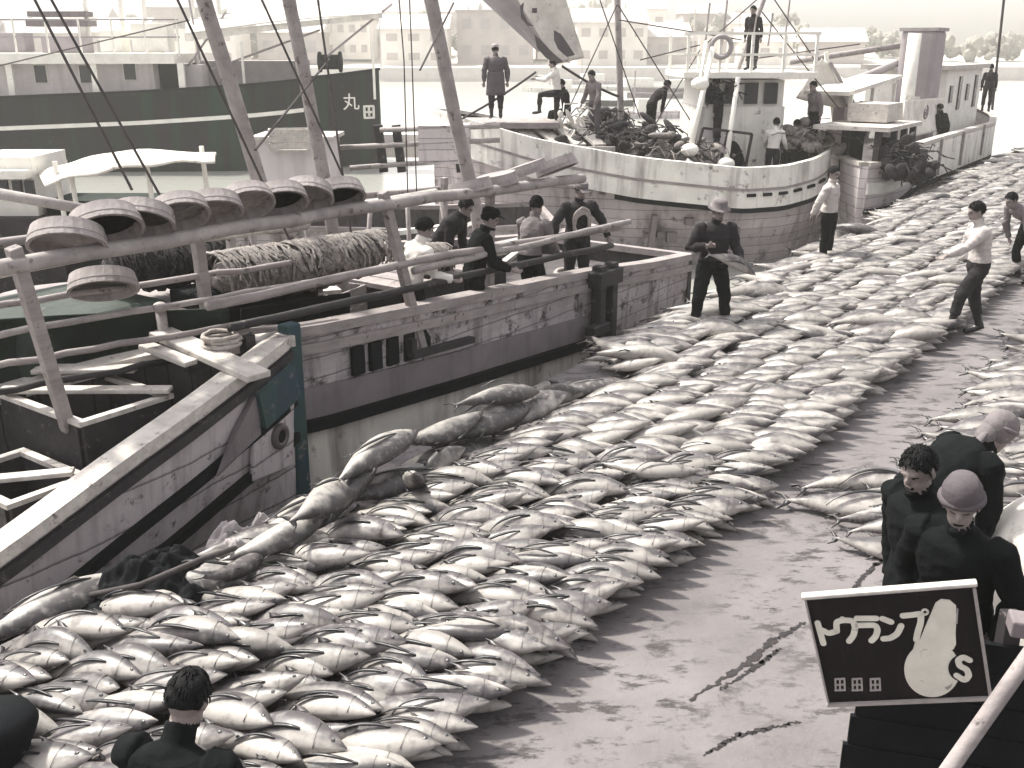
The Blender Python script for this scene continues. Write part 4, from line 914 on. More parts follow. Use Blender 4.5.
# ---------------------------------------------------------------- fish
def fish_geo(seed, L=.95, seg=16, nst=17, detail=True, belly_near=True, fat=1.0):
    """a tuna lying on its side along local +x (nose at +x), flank up; returns verts, faces, back values"""
    rr = random.Random(seed); V = []; F = []; B = []
    yb = -1 if belly_near else 1                      # which way the belly lies
    bend = rr.uniform(-.10, .09) * L; lift = rr.uniform(-.10, .02) * L; tw = rr.uniform(-.35, .35)
    prof = [(0.0, .010), (.04, .018), (.10, .030), (.18, .058), (.30, .098), (.42, .128), (.55, .143), (.66, .139), (.76, .120), (.84, .093), (.90, .065), (.945, .041), (.975, .023), (1.0, .006)]
    ts = [i / nst for i in range(nst + 1)]; ts[-1] = 1.0
    H = lambda t: float(np.interp(t, [p[0] for p in prof], [p[1] for p in prof])) * L * fat
    def place(x, y, z):
        t = x / L; a = tw * (t - .5)
        y2 = y * math.cos(a) - z * math.sin(a); z2 = y * math.sin(a) + z * math.cos(a)
        return Vector((x - L / 2, y2 + bend * (math.sin(math.pi * t) - .4), z2 + .085 * L + lift * (t - .5) ** 2 * 4))
    for i, t in enumerate(ts):
        h = H(t); th = h * (.66 if t > .2 else .9)
        for k in range(seg):
            a = 2 * math.pi * k / seg; y = h * math.cos(a); z = th * math.sin(a)
            V.append(place(t * L, y, z)); B.append(min(1.0, max(0.0, (-yb * math.cos(a)) * .62 + .40)))
    for i in range(nst):
        for k in range(seg):
            k2 = (k + 1) % seg; F.append((i * seg + k, (i + 1) * seg + k, (i + 1) * seg + k2, i * seg + k2))
    F.append(tuple(range(seg))); F.append(tuple(range(nst * seg, (nst + 1) * seg))[::-1])
    def blade(pts, w0, w1, th=.006, val=2.0):
        """a thin tapering fin through pts, flat in the local y direction given by w"""
        b = len(V); n = len(pts)
        for i, (p, wd) in enumerate(zip(pts, w0 if w1 is None else [w0 + (w1 - w0) * i / (n - 1) for i in range(n)])):
            for dy, dz in ((-wd / 2, 0), (0, th), (wd / 2, 0), (0, -th)): V.append(place(p[0], p[1] + dy, p[2] + dz)); B.append(val)
        for i in range(n - 1):
            for k in range(4): F.append((b + i * 4 + k, b + i * 4 + (k + 1) % 4, b + (i + 1) * 4 + (k + 1) % 4, b + (i + 1) * 4 + k))
        F.append((b, b + 1, b + 2, b + 3)); F.append((b + (n - 1) * 4 + 3, b + (n - 1) * 4 + 2, b + (n - 1) * 4 + 1, b + (n - 1) * 4))
    def lobe(root, tip, wr, th=.008, val=1.7):
        b = len(V)
        for p, w_ in ((root, wr), ((root[0] * .45 + tip[0] * .55 + .02 * L, root[1] * .45 + tip[1] * .55, root[2]), wr * .6), (tip, .006)):
            for dx, dz in ((-w_ / 2, 0), (0, th), (w_ / 2, 0), (0, -th)): V.append(place(p[0] + dx, p[1], p[2] + dz)); B.append(val)
        for i in range(2):
            for k in range(4): F.append((b + i * 4 + k, b + i * 4 + (k + 1) % 4, b + (i + 1) * 4 + (k + 1) % 4, b + (i + 1) * 4 + k))
        F.append((b + 8, b + 9, b + 10, b + 11))
    # crescent tail
    lobe((.02 * L, .01 * L, 0), (-.06 * L, .085 * L, -.01), .06 * L); lobe((.02 * L, -.01 * L, 0), (-.06 * L, -.085 * L, -.01), .06 * L)
    # second dorsal, anal, first dorsal
    lobe((.36 * L, .11 * L, 0), (.27 * L, .155 * L, -.02), .07 * L); lobe((.34 * L, -.105 * L, 0), (.25 * L, -.145 * L, -.02), .06 * L)
    lobe((.62 * L, .13 * L, 0), (.52 * L, .18 * L, .0), .12 * L)
    if detail:
        zt = H(.62) * .66
        Lp = rr.uniform(.34, .50) * L; up = rr.uniform(0, .07) * L; y0 = rr.uniform(-.01, .05) * L * -yb; cv = rr.uniform(.04, .13)
        pts = []; ws = []
        for i in range(10):
            q = i / 9; x = .71 * L - Lp * q; hh = H(x / L) * .66; yy = y0 + yb * cv * L * q * q
            yq = max(-.97, min(.97, yy / max(H(x / L), .01)))
            pts.append((x, yy, math.sqrt(1 - yq * yq) * hh + .004 + up * math.sin(q * math.pi * .75))); ws.append(.030 * L * (math.sin(math.pi * min(1, (q + .12) * .9)) ** .7) + .002)
        blade(pts, ws, None)
        # eye and gill line
        for cx, cy, r_ in ((.915 * L, .012 * L * -yb, .014 * L),):
            b = len(V); hz_ = H(.915) * .66 + .001
            for k in range(8): a = k * math.pi / 4; V.append(place(cx + r_ * math.cos(a), cy + r_ * math.sin(a), hz_ * .98)); B.append(2)
            V.append(place(cx, cy, hz_ + .006)); B.append(2)
            for k in range(8): F.append((b + k, b + (k + 1) % 8, b + 8))
        pts = [(.80 * L + .02 * L * math.cos(a), .085 * L * math.sin(a), math.sqrt(1 - min(.95, abs(math.sin(a)) * .085 * L / H(.8)) ** 2) * H(.8) * .66 + .001) for a in (-1.2, -.8, -.4, 0, .4, .8, 1.2)]
        blade(pts, .012 * L, .012 * L, .002, 1.6)
        for k in range(5):
            x = (.10 + .04 * k) * L
            for sg in (1, -1): lobe((x, sg * H(x / L) * .95, 0), (x - .02 * L, sg * (H(x / L) + .018 * L), 0), .018 * L, .003)
    return V, F, B
def fish_mesh(name, V, F, B, vary, mt):
    me = bpy.data.meshes.new(name); me.from_pydata([tuple(v) for v in V], [], F); me.update()
    a = me.attributes.new('back', 'FLOAT', 'POINT'); a.data.foreach_set('value', B)
    a = me.attributes.new('vary', 'FLOAT', 'POINT'); a.data.foreach_set('value', vary if hasattr(vary, '__len__') else [vary] * len(V))
    me.polygons.foreach_set('use_smooth', [True] * len(me.polygons)); me.materials.append(mt); return me
variants = []
for k in range(14):
    V, F, B = fish_geo(100 + k, .95, belly_near=(k % 7 != 5), fat=rnd.uniform(.76, .98)); variants.append(fish_mesh('tuna', V, F, B, rnd.random(), M['fish']))
far_geo = [fish_geo(300 + k, .98, 9, 9, False, k % 5 != 4) for k in range(6)]
spots = []            # (u, w, z, yaw, pitch, roll, scale, block)
fr = random.Random(21)
ncol = 8
def in_heap(u, w_):   # the strip by the boats is kept for the big fish and gear
    return 3.4 < u < 9.6 and w_ < -5.02
for c in range(ncol):
    u = 1.1 + fr.uniform(0, .15)
    while u < 52:
        u += .135 * fr.uniform(.82, 1.18)
        if 12.15 < u < 12.5: continue
        wn = -2.68 - c * .455 + fr.gauss(0, .022) + .03 * math.sin(u * 1.1 + c) - (.12 if c == 0 else 0) * fr.random()
        if u > 12.5: wn += .06
        wc = wn - .38
        if wc - .35 < w_edge(u) - .05 or in_heap(u, wc): continue
        yaw = R(17 + 3 * math.sin(u * .7 + c * 2) + fr.gauss(0, 5)); sc_ = fr.uniform(.74, .96)
        spots.append((u, wc, .16 + fr.uniform(-.02, .04), yaw, R(fr.gauss(-14, 3)), R(fr.gauss(22, 11)), sc_, 'main'))
        if c == 0 and u < 30: spots.append((u + .08, wc - .10 + fr.gauss(0, .05), .05, yaw + R(fr.gauss(0, 8)), R(fr.gauss(-3, 3)), R(fr.gauss(10, 12)), sc_, 'main'))
        if fr.random() < .02 and c < 5: spots.append((u + .1, wc - fr.uniform(0, .3), .27, yaw + R(fr.gauss(0, 14)), R(fr.gauss(-4, 5)), R(fr.gauss(10, 15)), sc_, 'main'))
for c in range(6):
    u = 6.75 + c * .35 + fr.uniform(0, .2)
    while u < 52:
        u += .185 * fr.uniform(.75, 1.3)
        wn = -1.20 + c * .52 + fr.gauss(0, .06); wc = wn - .42
        if u < 12.5 and c > 4: continue
        spots.append((u, wc, .10 + fr.uniform(-.01, .04), R(26 + fr.gauss(0, 10)), R(fr.gauss(-5, 3)), R(fr.gauss(22, 10)), fr.uniform(.84, 1.05), 'right'))
# the strip by the boats beyond the heap, fish lying every way
for k in range(70):
    u = fr.uniform(9.6, 40); w_ = w_edge(u) + fr.uniform(.3, .9)
    spots.append((u, w_, .12 + fr.uniform(0, .1), R(fr.uniform(-20, 70)), R(fr.gauss(0, 4)), R(fr.gauss(0, 20)), fr.uniform(.9, 1.25), 'main'))
def vis(s_):
    p = Q(s_[0], s_[1]); zc = p.y * math.cos(TH) + CAM_H * math.sin(TH)
    if zc < .5: return None
    x = 512 + FPX * p.x / zc; yv = p.y * math.sin(TH) - CAM_H * math.cos(TH); y = 384 - FPX * yv / zc
    return (x, y, zc) if -90 < x < 1110 and y < 850 else None
spots = [(v[2], s_) for s_ in spots for v in [vis(s_)] if v]
spots.sort(key=lambda q: q[0])
def fish_matrix(s_):
    u, w_, z, yaw, pit, rol, k, b = s_
    return Matrix.Translation(Q(u, w_, z - .06)) @ Matrix.Rotation(-QA + yaw, 4, 'Z') @ Matrix.Rotation(pit, 4, 'Y') @ Matrix.Rotation(rol, 4, 'X') @ Matrix.Scale(k, 4)
NEAR = 290
for i, (zc, s_) in enumerate(spots[:NEAR]):
    o = bpy.data.objects.new('tuna', variants[fr.randrange(len(variants))]); COL.objects.link(o); o.matrix_world = fish_matrix(s_)
    if s_[7] == 'main': tag(o, 'silver tuna lying in the closely packed rows between the boats and the bare walkway', 'fish', 'tuna in the rows left of the walkway')
    else: tag(o, 'pale tuna laid out in the looser rows right of the bare walkway', 'fish', 'tuna in the rows right of the walkway')
V = []; F = []; B = []; Y_ = []
for zc, s_ in spots[NEAR:]:
    g = far_geo[fr.randrange(6)]; mw = fish_matrix(s_); b = len(V); V += [mw @ v for v in g[0]]; F += [tuple(i + b for i in f) for f in g[1]]; B += g[2]; Y_ += [fr.random()] * len(g[0])
o = bpy.data.objects.new('far_tuna_rows', fish_mesh('far_tuna_rows', V, F, B, Y_, M['fish'])); COL.objects.link(o); tag(o, kind='stuff')

# big fish and sharks along the quay edge
bigv = []
for k in range(4):
    V, F, B = fish_geo(500 + k, 1.55, 18, 22, k % 2 == 1, k % 2 == 0, fat=.95); bigv.append(fish_mesh('large_fish', V, F, B, .5, M['big_fish']))
def big(px, py, hz_, yaw, roll, k, label, v=0, pit=0):
    p = G(px, py, hz_); o = bpy.data.objects.new('large_fish', bigv[v]); COL.objects.link(o)
    o.matrix_world = Matrix.Translation(p) @ Matrix.Rotation(R(yaw), 4, 'Z') @ Matrix.Rotation(R(pit), 4, 'Y') @ Matrix.Rotation(R(roll), 4, 'X') @ Matrix.Scale(k, 4)
    return tag(o, label, 'fish', 'large fish along the quay edge')
big(300, 528, .12, 62, 10, 0.74, 'pale fat fish belly-up beside the blunt bow of the grey boat', 1)
big(262, 552, .10, 20, 30, 0.65, 'pale large fish next to the black tarpaulin, its head under a fold', 0)
big(352, 500, .15, 70, -30, 0.69, 'grey large fish leaning on the pale belly-up one, tail lifted', 3, -12)
big(398, 468, .12, 48, 160, 0.82, 'dark-backed large fish below the stained hull, head towards the far end', 2, -6)
big(402, 492, .05, 30, 20, 0.77, 'dark large fish with raised pale fin nearest the tuna rows', 1)
big(452, 444, .12, 40, 180, 0.86, 'grey-backed large fish in the middle of the quay-edge heap', 0)
big(486, 428, .15, 42, 10, 0.82, 'pale-bellied large fish with its back towards the hull', 3, -4)
big(524, 414, .12, 30, 40, 0.69, 'rounded pale fish with its head up at the far end of the heap', 2, -14)
big(585, 398, .05, 24, 0, 0.69, 'long mottled fish lying alone past the end of the quay-edge heap', 1)
big(330, 520, .05, 35, 190, 0.69, 'dark fish half hidden under the pale belly-up fish', 2)
big(60, 618, .10, 52, 0, 0.74, 'white-bellied fish in the near corner under the grey boat', 1)
big(205, 585, .10, 15, 20, 0.69, 'grey fish lying across the black tarpaulin', 3)
big(430, 466, .18, 55, 90, 0.52, 'small dark fish across the backs of two larger ones', 0, -10)
big(640, 352, .05, 40, 10, 0.69, 'dark large fish by the square end of the long boat', 2)
big(318, 505, .42, 80, 30, 0.65, 'pale fish on top of the belly-up fish beside the blunt bow', 3, 8)
big(276, 530, .40, 35, 200, 0.54, 'small pale fish with a torn belly on the heap by the blunt bow', 0, -10)
big(378, 462, .36, 58, 10, 0.69, 'pale mottled fish on top of the heap against the stained hull', 1, -5)
big(442, 425, .38, 46, 185, 0.67, 'grey-backed fish high on the heap against the stained hull', 2)
big(500, 402, .36, 36, 0, 0.65, 'white-bellied fish highest on the far part of the heap', 3, 4)
big(542, 396, .16, 28, 90, 0.60, 'dark-sided fish at the far end of the heap, pressed to the hull', 0)
big(412, 486, .28, 95, 20, 0.43, 'small fish with its pale tail standing up from the heap', 1, 35)
big(236, 560, .30, 70, 150, 0.48, 'small dark fish at the canvas fold beside the black tarpaulin', 2, 10)
# the near pale tuna right of the walkway
def lone(px, py, yaw, k, label, v, roll=10):
    o = bpy.data.objects.new('tuna', variants[v]); COL.objects.link(o); p = G(px, py, .0)
    o.matrix_world = Matrix.Translation(p + Vector((0, 0, .0))) @ Matrix.Rotation(R(yaw), 4, 'Z') @ Matrix.Rotation(R(roll), 4, 'X') @ Matrix.Scale(k, 4); tag(o, label, 'fish')
lone(856, 512, -6, 1.2, 'big bright tuna nearest the sign in the rows right of the walkway', 2)
lone(868, 492, -4, 1.2, 'second big tuna behind the brightest one, next to the dark-haired man', 3)
lone(880, 346, 0, 1.3, 'lone dark tuna lying across the gap between the two blocks of rows', 5, -60)
lone(905, 345, 4, 1.2, 'dark tuna behind the lone one at the walkway end of the gap', 5, -50)

# black tarpaulin, rope and gear in the near corner
def lump_sheet(cpx, size, rz, label, mt, seed, hmax, name, cat):
    c = G(*cpx); rr = random.Random(seed); n = 60; m = MB(); ph = [rr.uniform(0, 6) for _ in range(6)]; g = []
    for j in range(n + 1):
        for i in range(n + 1):
            u, v = i / n * 2 - 1, j / n * 2 - 1; e = max(0, 1 - (abs(u) ** 3.2 + abs(v) ** 3.2))
            z = hmax * e ** .6 * (1 - .34 * abs(mnoise.noise(Vector((u * 2.6 + seed, v * 2.6, .3)))) - .22 * abs(mnoise.noise(Vector((u * 6 + seed, v * 6, 1.3)))) - .12 * abs(mnoise.noise(Vector((u * 13, v * 13, 2.3))))) * (.72 + .16 * math.sin(3.1 * u + ph[0]) + .14 * math.sin(4.3 * v + ph[1]) + .09 * math.sin(9 * u + 5 * v + ph[2]) + .06 * math.sin(13 * v - 6 * u + ph[3]))
            k = 1 + .1 * math.sin(3 * math.atan2(v, u) + ph[4])
            p = Vector((u * size[0] * k, v * size[1] * k, max(z, 0) + .012)); p.rotate(Euler((0, 0, rz))); g.append(c + p)
    fs_ = [(j * (n + 1) + i, j * (n + 1) + i + 1, (j + 1) * (n + 1) + i + 1, (j + 1) * (n + 1) + i) for j in range(n) for i in range(n)]
    bt = [Vector((p.x, p.y, .004)) for p in g]; N_ = len(g); rim = list(range(n)) + [j * (n + 1) + n for j in range(n)] + [n * (n + 1) + i for i in range(n, 0, -1)] + [j * (n + 1) for j in range(n, 0, -1)]
    fs_ += [tuple(x + N_ for x in f[::-1]) for f in fs_] + [(rim[(k + 1) % len(rim)], rim[k], rim[k] + N_, rim[(k + 1) % len(rim)] + N_) for k in range(len(rim))]
    m.add(g + bt, fs_); return place_mesh(m, name, M[mt], label, cat)
lump_sheet((158, 612), (.52, .38), R(42), 'black wet tarpaulin heaped on the quay under the bow of the grey boat', 'dark', 4, .42, 'tarpaulin', 'tarpaulin')
lump_sheet((258, 560), (.34, .24), R(30), 'grey canvas fold thrown over the large fish beside the black tarpaulin', 'canvas_grey', 6, .42, 'canvas_fold', 'canvas')
m = MB()
for k in range(3): m.torus(G(76, 598, .12 + k * .05), .13, .02, Euler((.5, .3 * k, 0)).to_matrix(), 20, 6, .1)
m.tube([G(76, 598, .2), G(140, 585, .35), G(200, 560, .45), G(235, 548, .3)], .02, 6); place_mesh(m, 'rope_coil', M['wire'], 'black rope coil with its tail over the tarpaulin in the near corner', 'rope')

# ---------------------------------------------------------------- people
def rotx(a): return Matrix.Rotation(a, 3, 'X')
def rotz(a): return Matrix.Rotation(a, 3, 'Z')
def person(loc, face, label, lean=0, twist=0, head=(0, 0), arms=None, legs=None, top='dark_cloth', bottom='black_cloth', feet='boot', hands='skin',
           hat=None, hair='short', pelvis=None, bulk=1.0, scale=1.0, voxel=.011, skirt=None, collar=None, spine_bend=.5, sleeve=1.0, aim=None):
    """loc: point under the feet; face: heading in degrees from +X.  Local frame: +Y forward, +X to the person's right... arms/legs: unit directions."""
    root = empty('person', loc, R(face - 90), label, 'person')
    up = rotx(-R(lean)); upl = rotx(-R(lean * spine_bend)) @ rotz(R(twist * .5)); upu = rotx(-R(lean)) @ rotz(R(twist))
    P = Vector((0, 0, 0)); waist = P + upl @ Vector((0, 0, .17)); chest = waist + upu @ Vector((0, .005, .19)); neck = chest + upu @ Vector((0, -.005, .15))
    hm_ = upu @ rotz(R(head[0])) @ rotx(-R(head[1] - lean * .55)); headc = neck + upu @ Vector((0, .015, .06)) + hm_ @ Vector((0, .02, .105))
    sh = {sd_: chest + upu @ Vector((sg * .178 * bulk ** .5, 0, .085)) for sd_, sg in (('r', 1), ('l', -1))}
    arms = arms or {}; legs = legs or {}
    J = []                                            # capsules: (p0, p1, r0, r1, class)
    T = MB(); loc = tuple(loc)
    def ering(c, mtx, rx, ry, n=16): return [c + mtx @ Vector((rx * math.cos(2 * math.pi * k / n), ry * math.sin(2 * math.pi * k / n), 0)) for k in range(n)]
    b = bulk
    T.loft([ering(P + Vector((0, 0, -.11)), rotz(0), .10 * b, .085 * b), ering(P + Vector((0, 0, -.04)), rotz(0), .155 * b, .112 * b), ering(P + Vector((0, 0, .05)), upl, .155 * b, .108 * b), ering(waist, upl, .140 * b, .098 * b),
            ering(chest + upu @ Vector((0, 0, -.08)), upu, .158 * b, .108 * b), ering(chest, upu, .172 * b, .115 * b), ering(chest + upu @ Vector((0, 0, .085)), upu, .165 * b, .095 * b), ering(chest + upu @ Vector((0, -.01, .135)), upu, .09, .07), ering(neck, upu, .056, .06)])
    J += [(P + Vector((0, 0, -.05)), P + Vector((0, 0, .03)), .15, .15, 1), (P + Vector((0, 0, .06)), chest + upu @ Vector((0, 0, .08)), .15, .17, 0)]
    T.tube([neck + upu @ Vector((0, 0, -.05)), neck.lerp(headc, .6)], [.058, .052], 12); J.append((neck + upu @ Vector((0, 0, .01)), headc, .05, .06, 2))
    # head: skull, jaw, nose, ears, brow
    H_ = lambda x, y, z: headc + hm_ @ Vector((x, y, z))
    T.ell(headc + hm_ @ Vector((0, -.008, .02)), (.076, .096, .098), hm_, 18, 14); T.ell(H_(0, .022, -.052), (.058, .066, .066), hm_, 14, 10)
    T.ell(H_(0, .096, -.012), (.0125, .018, .024), hm_, 10, 8); T.ell(H_(0, .083, .022), (.05, .014, .012), hm_, 10, 8); T.ell(H_(0, .083, -.060), (.022, .011, .010), hm_, 10, 8); T.ell(H_(0, .072, -.098), (.024, .02, .018), hm_, 10, 8)
    for sg in (-1, 1): T.ell(H_(sg * .078, -.005, -.005), (.012, .02, .032), hm_, 8, 8)
    J.append((headc, headc, .11, .11, 2))
    for sd_, sg in (('r', 1), ('l', -1)):
        e_d, w_d = arms.get(sd_, ((sg * .2, -.05, -1), (sg * .05, .25, -1)))
        a = sh[sd_]; e = a + upu @ Vector(e_d).normalized() * .275; wr = e + upu @ Vector(w_d).normalized() * .245
        d = (wr - e).normalized()
        T.tube([a + upu @ Vector((-sg * .03, 0, .0)), a, a.lerp(e, .5), e, e.lerp(wr, .35), wr], [.064 * b, .062 * b * sleeve, .053 * b * sleeve, .046 * b * sleeve, .045 * b * sleeve, .031], 12)
        T.ell(a + upu @ Vector((-sg * .012, 0, -.008)), (.060 * b ** .5, .060 * b ** .5, .060 * b ** .5), upu, 12, 10)
        J += [(a, e, .06, .05, 0), (e, wr - d * .02, .048, .034, 0 if sleeve > .9 else 2)]
        # hand: palm, four fingers of unequal length, thumb
        side = d.cross(upu @ Vector((0, 1, 0)));
        if side.length < .1: side = upu @ Vector((1, 0, 0))
        side.normalize(); nrm = side.cross(d); curl = .5
        pm = wr + d * .045; mm = Matrix((side, nrm, d)).transposed(); T.ell(pm, (.036, .018, .052), mm, 10, 8)
        for k, ln in enumerate((.070, .080, .074, .058)):
            o0 = pm + side * (-.026 + k * .0175) + d * .035; o1 = o0 + (d * .9 + nrm * .3) * ln * .5; o2 = o1 + (d * .6 + nrm * .8) * ln * .5
            T.tube([o0 - d * .02, o0, o1, o2], [.0095, .0095, .0088, .007], 7)
        t0 = pm - side * .03 - d * .01; T.tube([t0 + side * .012, t0 - side * .02 + d * .02, t0 - side * .028 + d * .05 + nrm * .015], [.012, .011, .009], 7)
        J.append((wr + d * .01, wr + d * .14, .04, .05, 3))
        k_d, a_d = legs.get(sd_, ((sg * .05, .04, -1), (0, -.04, -1)))
        hp = P + Vector((sg * .088, 0, -.04)); kn = hp + Vector(k_d).normalized() * .405; an = kn + Vector(a_d).normalized() * .40
        T.tube([hp + Vector((0, 0, .05)), hp, hp.lerp(kn, .5), kn, kn.lerp(an, .3), kn.lerp(an, .75), an], [.085, .088 * b, .073 * b, .058 * b, .060, .050, .044], 12)
        fd = Vector((sg * .12, 1, 0)).normalized(); 
        sl = Vector((kn - an)); sl.normalize(); fd = (fd - sl * fd.dot(sl) * .6).normalized()
        T.tube([an + Vector((0, 0, .05)), an + Vector((0, 0, -.01)) - fd * .03, an + Vector((0, 0, -.035)) + fd * .06, an + Vector((0, 0, -.048)) + fd * .15, an + Vector((0, 0, -.05)) + fd * .185], [.046, .052, .045, .040, .026], 10)
        J += [(hp, kn, .085, .06, 1), (kn, kn.lerp(an, .55), .06, .055, 1), (kn.lerp(an, .6), an, .055, .05, 4), (an, an + fd * .18, .05, .04, 4)]
        if skirt: pass
    zmin = min(v.z for v in T.v)
    dz = -zmin if pelvis is None else pelvis
    me = T.mesh('body'); o = bpy.data.objects.new('body', me); COL.objects.link(o)
    md = o.modifiers.new('r', 'REMESH'); md.mode = 'VOXEL'; md.voxel_size = voxel
    sm = o.modifiers.new('s', 'SMOOTH'); sm.factor = .45; sm.iterations = 2
    bpy.context.view_layer.update()
    m2 = bpy.data.meshes.new_from_object(o.evaluated_get(bpy.context.evaluated_depsgraph_get())); bpy.data.objects.remove(o)
    for mt in (top, bottom, 'skin', hands, feet, 'dark'): m2.materials.append(M[mt])
    n_ = len(m2.polygons); C_ = np.empty(n_ * 3); m2.polygons.foreach_get('center', C_); C_ = C_.reshape(-1, 3)
    best = np.full(n_, 1e9); cls = np.zeros(n_, int)
    for p0, p1, r0, r1, c in J:
        p0 = np.array(p0); dd = np.array(p1) - p0; L2 = max(dd @ dd, 1e-9); t = np.clip((C_ - p0) @ dd / L2, 0, 1)
        dist = np.linalg.norm(C_ - (p0 + t[:, None] * dd), axis=1) - (r0 + (r1 - r0) * t)
        k = dist < best; best[k] = dist[k]; cls[k] = c
    hc = np.array(headc); hv = np.array(hm_.inverted()); loc_h = (C_ - hc) @ hv.T
    for ex in (-.031, .031):
        k = (np.abs(loc_h[:, 0] - ex) < .013) & (np.abs(loc_h[:, 2] - .004) < .006) & (loc_h[:, 1] > .05); cls[k] = 5
    k = (np.abs(loc_h[:, 0]) < .024) & (np.abs(loc_h[:, 2] + .060) < .006) & (loc_h[:, 1] > .06); cls[k] = 5
    vcls = np.full(len(m2.vertices), 9)
    lv = np.empty(len(m2.loops), int); m2.loops.foreach_get('vertex_index', lv); lp = np.repeat(cls, [p_.loop_total for p_ in m2.polygons]); vcls[lv] = lp
    nv = len(m2.vertices); VC = np.empty(nv * 3); m2.vertices.foreach_get('co', VC); VC = VC.reshape(-1, 3); VN = np.empty(nv * 3); m2.vertices.foreach_get('normal', VN); VN = VN.reshape(-1, 3)
    for i_ in np.nonzero(vcls <= 1)[0]:
        q = VC[i_]; f_ = mnoise.noise(Vector((q[0] * 6 + loc[0], q[1] * 6 + loc[1], q[2] * 9))); f2 = 1 - 2 * abs(mnoise.noise(Vector((q[0] * 8 + 5, q[1] * 8, q[2] * 13 + loc[0]))))
        VC[i_] = q + VN[i_] * (.008 + .010 * f_ + .0075 * f2)
    m2.vertices.foreach_set('co', VC.ravel())
    m2.polygons.foreach_set('material_index', cls.astype(np.int32)); m2.polygons.foreach_set('use_smooth', [True] * n_)
    o = bpy.data.objects.new('body', m2); COL.objects.link(o); o.parent = root; o.location = (0, 0, dz)
    S = Vector((0, 0, dz))
    def child(m, name, mt, smooth=True):
        m.off = Vector((0, 0, 0)); m.v = [v + S for v in m.v]; return m.build(name, M[mt], root, smooth)
    if hair:
        m = MB(); n2 = 22; rings = []
        for j in range(9):
            th = (.02 + j / 8 * .62) * math.pi; ring = []
            for k in range(n2):
                a = 2 * math.pi * k / n2; fr_ = max(0, math.sin(a)); t2 = min(th, (.36 + .02 * math.sin(9 * a)) * math.pi if fr_ > .55 else (.48 * math.pi if fr_ > .1 else th))
                q = 1.06 + .035 * math.sin(7 * a + j * 1.3)
                ring.append(H_(.079 * q * math.sin(t2) * math.cos(a), -.008 + .099 * q * math.sin(t2) * math.sin(a), .02 + .104 * q * math.cos(t2)))
            rings.append(ring)
        m.loft(rings); m.v = [v_ + (v_ - headc).normalized() * (.010 * mnoise.noise(v_ * 28) + .006 * mnoise.noise(v_ * 70)) for v_ in m.v]; 
        hr = random.Random(int(abs(loc[0] * 97 + loc[1] * 31)))
        for _ in range(320):
            th = hr.uniform(.0, .52) * math.pi; a = hr.uniform(0, 2 * math.pi)
            if math.sin(a) > .45 and th > .36 * math.pi: continue
            dr = lambda t_, q: H_(.079 * q * math.sin(t_) * math.cos(a), -.008 + .099 * q * math.sin(t_) * math.sin(a), .02 + .104 * q * math.cos(t_))
            m.tube([dr(th, 1.03), dr(th + .16, 1.08 + hr.uniform(0, .04)), dr(th + .24, 1.06 + hr.uniform(-.02, .07))], [.0042, .0036, .001], 4, False)
        child(m, 'hair', 'hair')
    if hat:
        kind, mt = hat; m = MB()
        hm2 = hm_
        if kind == 'bucket': m.lathe([(.135, .045), (.140, .040), (.095, .075), (.088, .13), (.07, .15), (.01, .155)], 22, hm2, H_(0, -.005, 0), 1, 1.14)
        elif kind == 'cap':
            m.lathe([(.086, .045), (.092, .06), (.095, .10), (.07, .135), (.01, .145)], 20, hm2, H_(0, -.008, 0), 1, 1.18); m.box(H_(0, .125, .058), (.12, .08, .012), hm2 @ rotx(-.25))
        elif kind == 'beanie': m.lathe([(.088, .03), (.094, .045), (.092, .10), (.066, .15), (.01, .165)], 20, hm2, H_(0, -.01, 0), 1, 1.18); m.torus(H_(0, -.008, .045), .094, .020, hm2, 24, 8, .03)
        elif kind == 'towel': m.ell(H_(0, -.020, .026), (.096, .113, .112), hm2, 18, 12); m.ell(H_(0, -.075, -.05), (.07, .055, .10), hm2, 14, 10); m.ell(H_(.03, -.11, -.12), (.03, .02, .08), hm2, 10, 8); m.torus(H_(0, -.01, .035), .098, .014, hm2 @ rotx(.2), 20, 7, .06)
        child(m, {'bucket': 'hat', 'cap': 'cap', 'beanie': 'knit_cap', 'towel': 'head_towel'}[kind], mt, kind != 'cap')
    if skirt:
        mt, ln, fl = skirt; m = MB(); rings = []
        for j in range(7):
            q = j / 6; c = waist.lerp(P, min(1, q * 2)) + Vector((0, -.0, -max(0, q - .4) * ln)); e = 1 + fl * q
            rings.append([c + Vector(((.152 * b + .01) * e * math.cos(2 * math.pi * k / 26) * (1 + .02 * math.sin(5 * k)), (.115 * b + .012) * e * math.sin(2 * math.pi * k / 26), 0)) for k in range(26)])
        m.loft(rings); child(m, 'coat_skirt', mt)
    if collar:
        m = MB(); m.torus(neck + upu @ Vector((0, 0, -.015)), .066, .022, upu, 18, 7, .03); child(m, 'collar', collar)
    root.scale = (scale,) * 3
    if aim:
        hd = Matrix.Rotation(R(face - 90), 3, 'Z') @ ((headc + S) * scale); tgt = G(aim[0], aim[1], loc[2] + hd.z); root.location = (tgt.x - hd.x, tgt.y - hd.y, loc[2])
    info = {'root': root, 'head': headc + S, 'dz': dz}
    return info

ST = dict(l=((-.06, .0, -1), (0, -.02, -1)), r=((.06, .0, -1), (0, -.02, -1)))
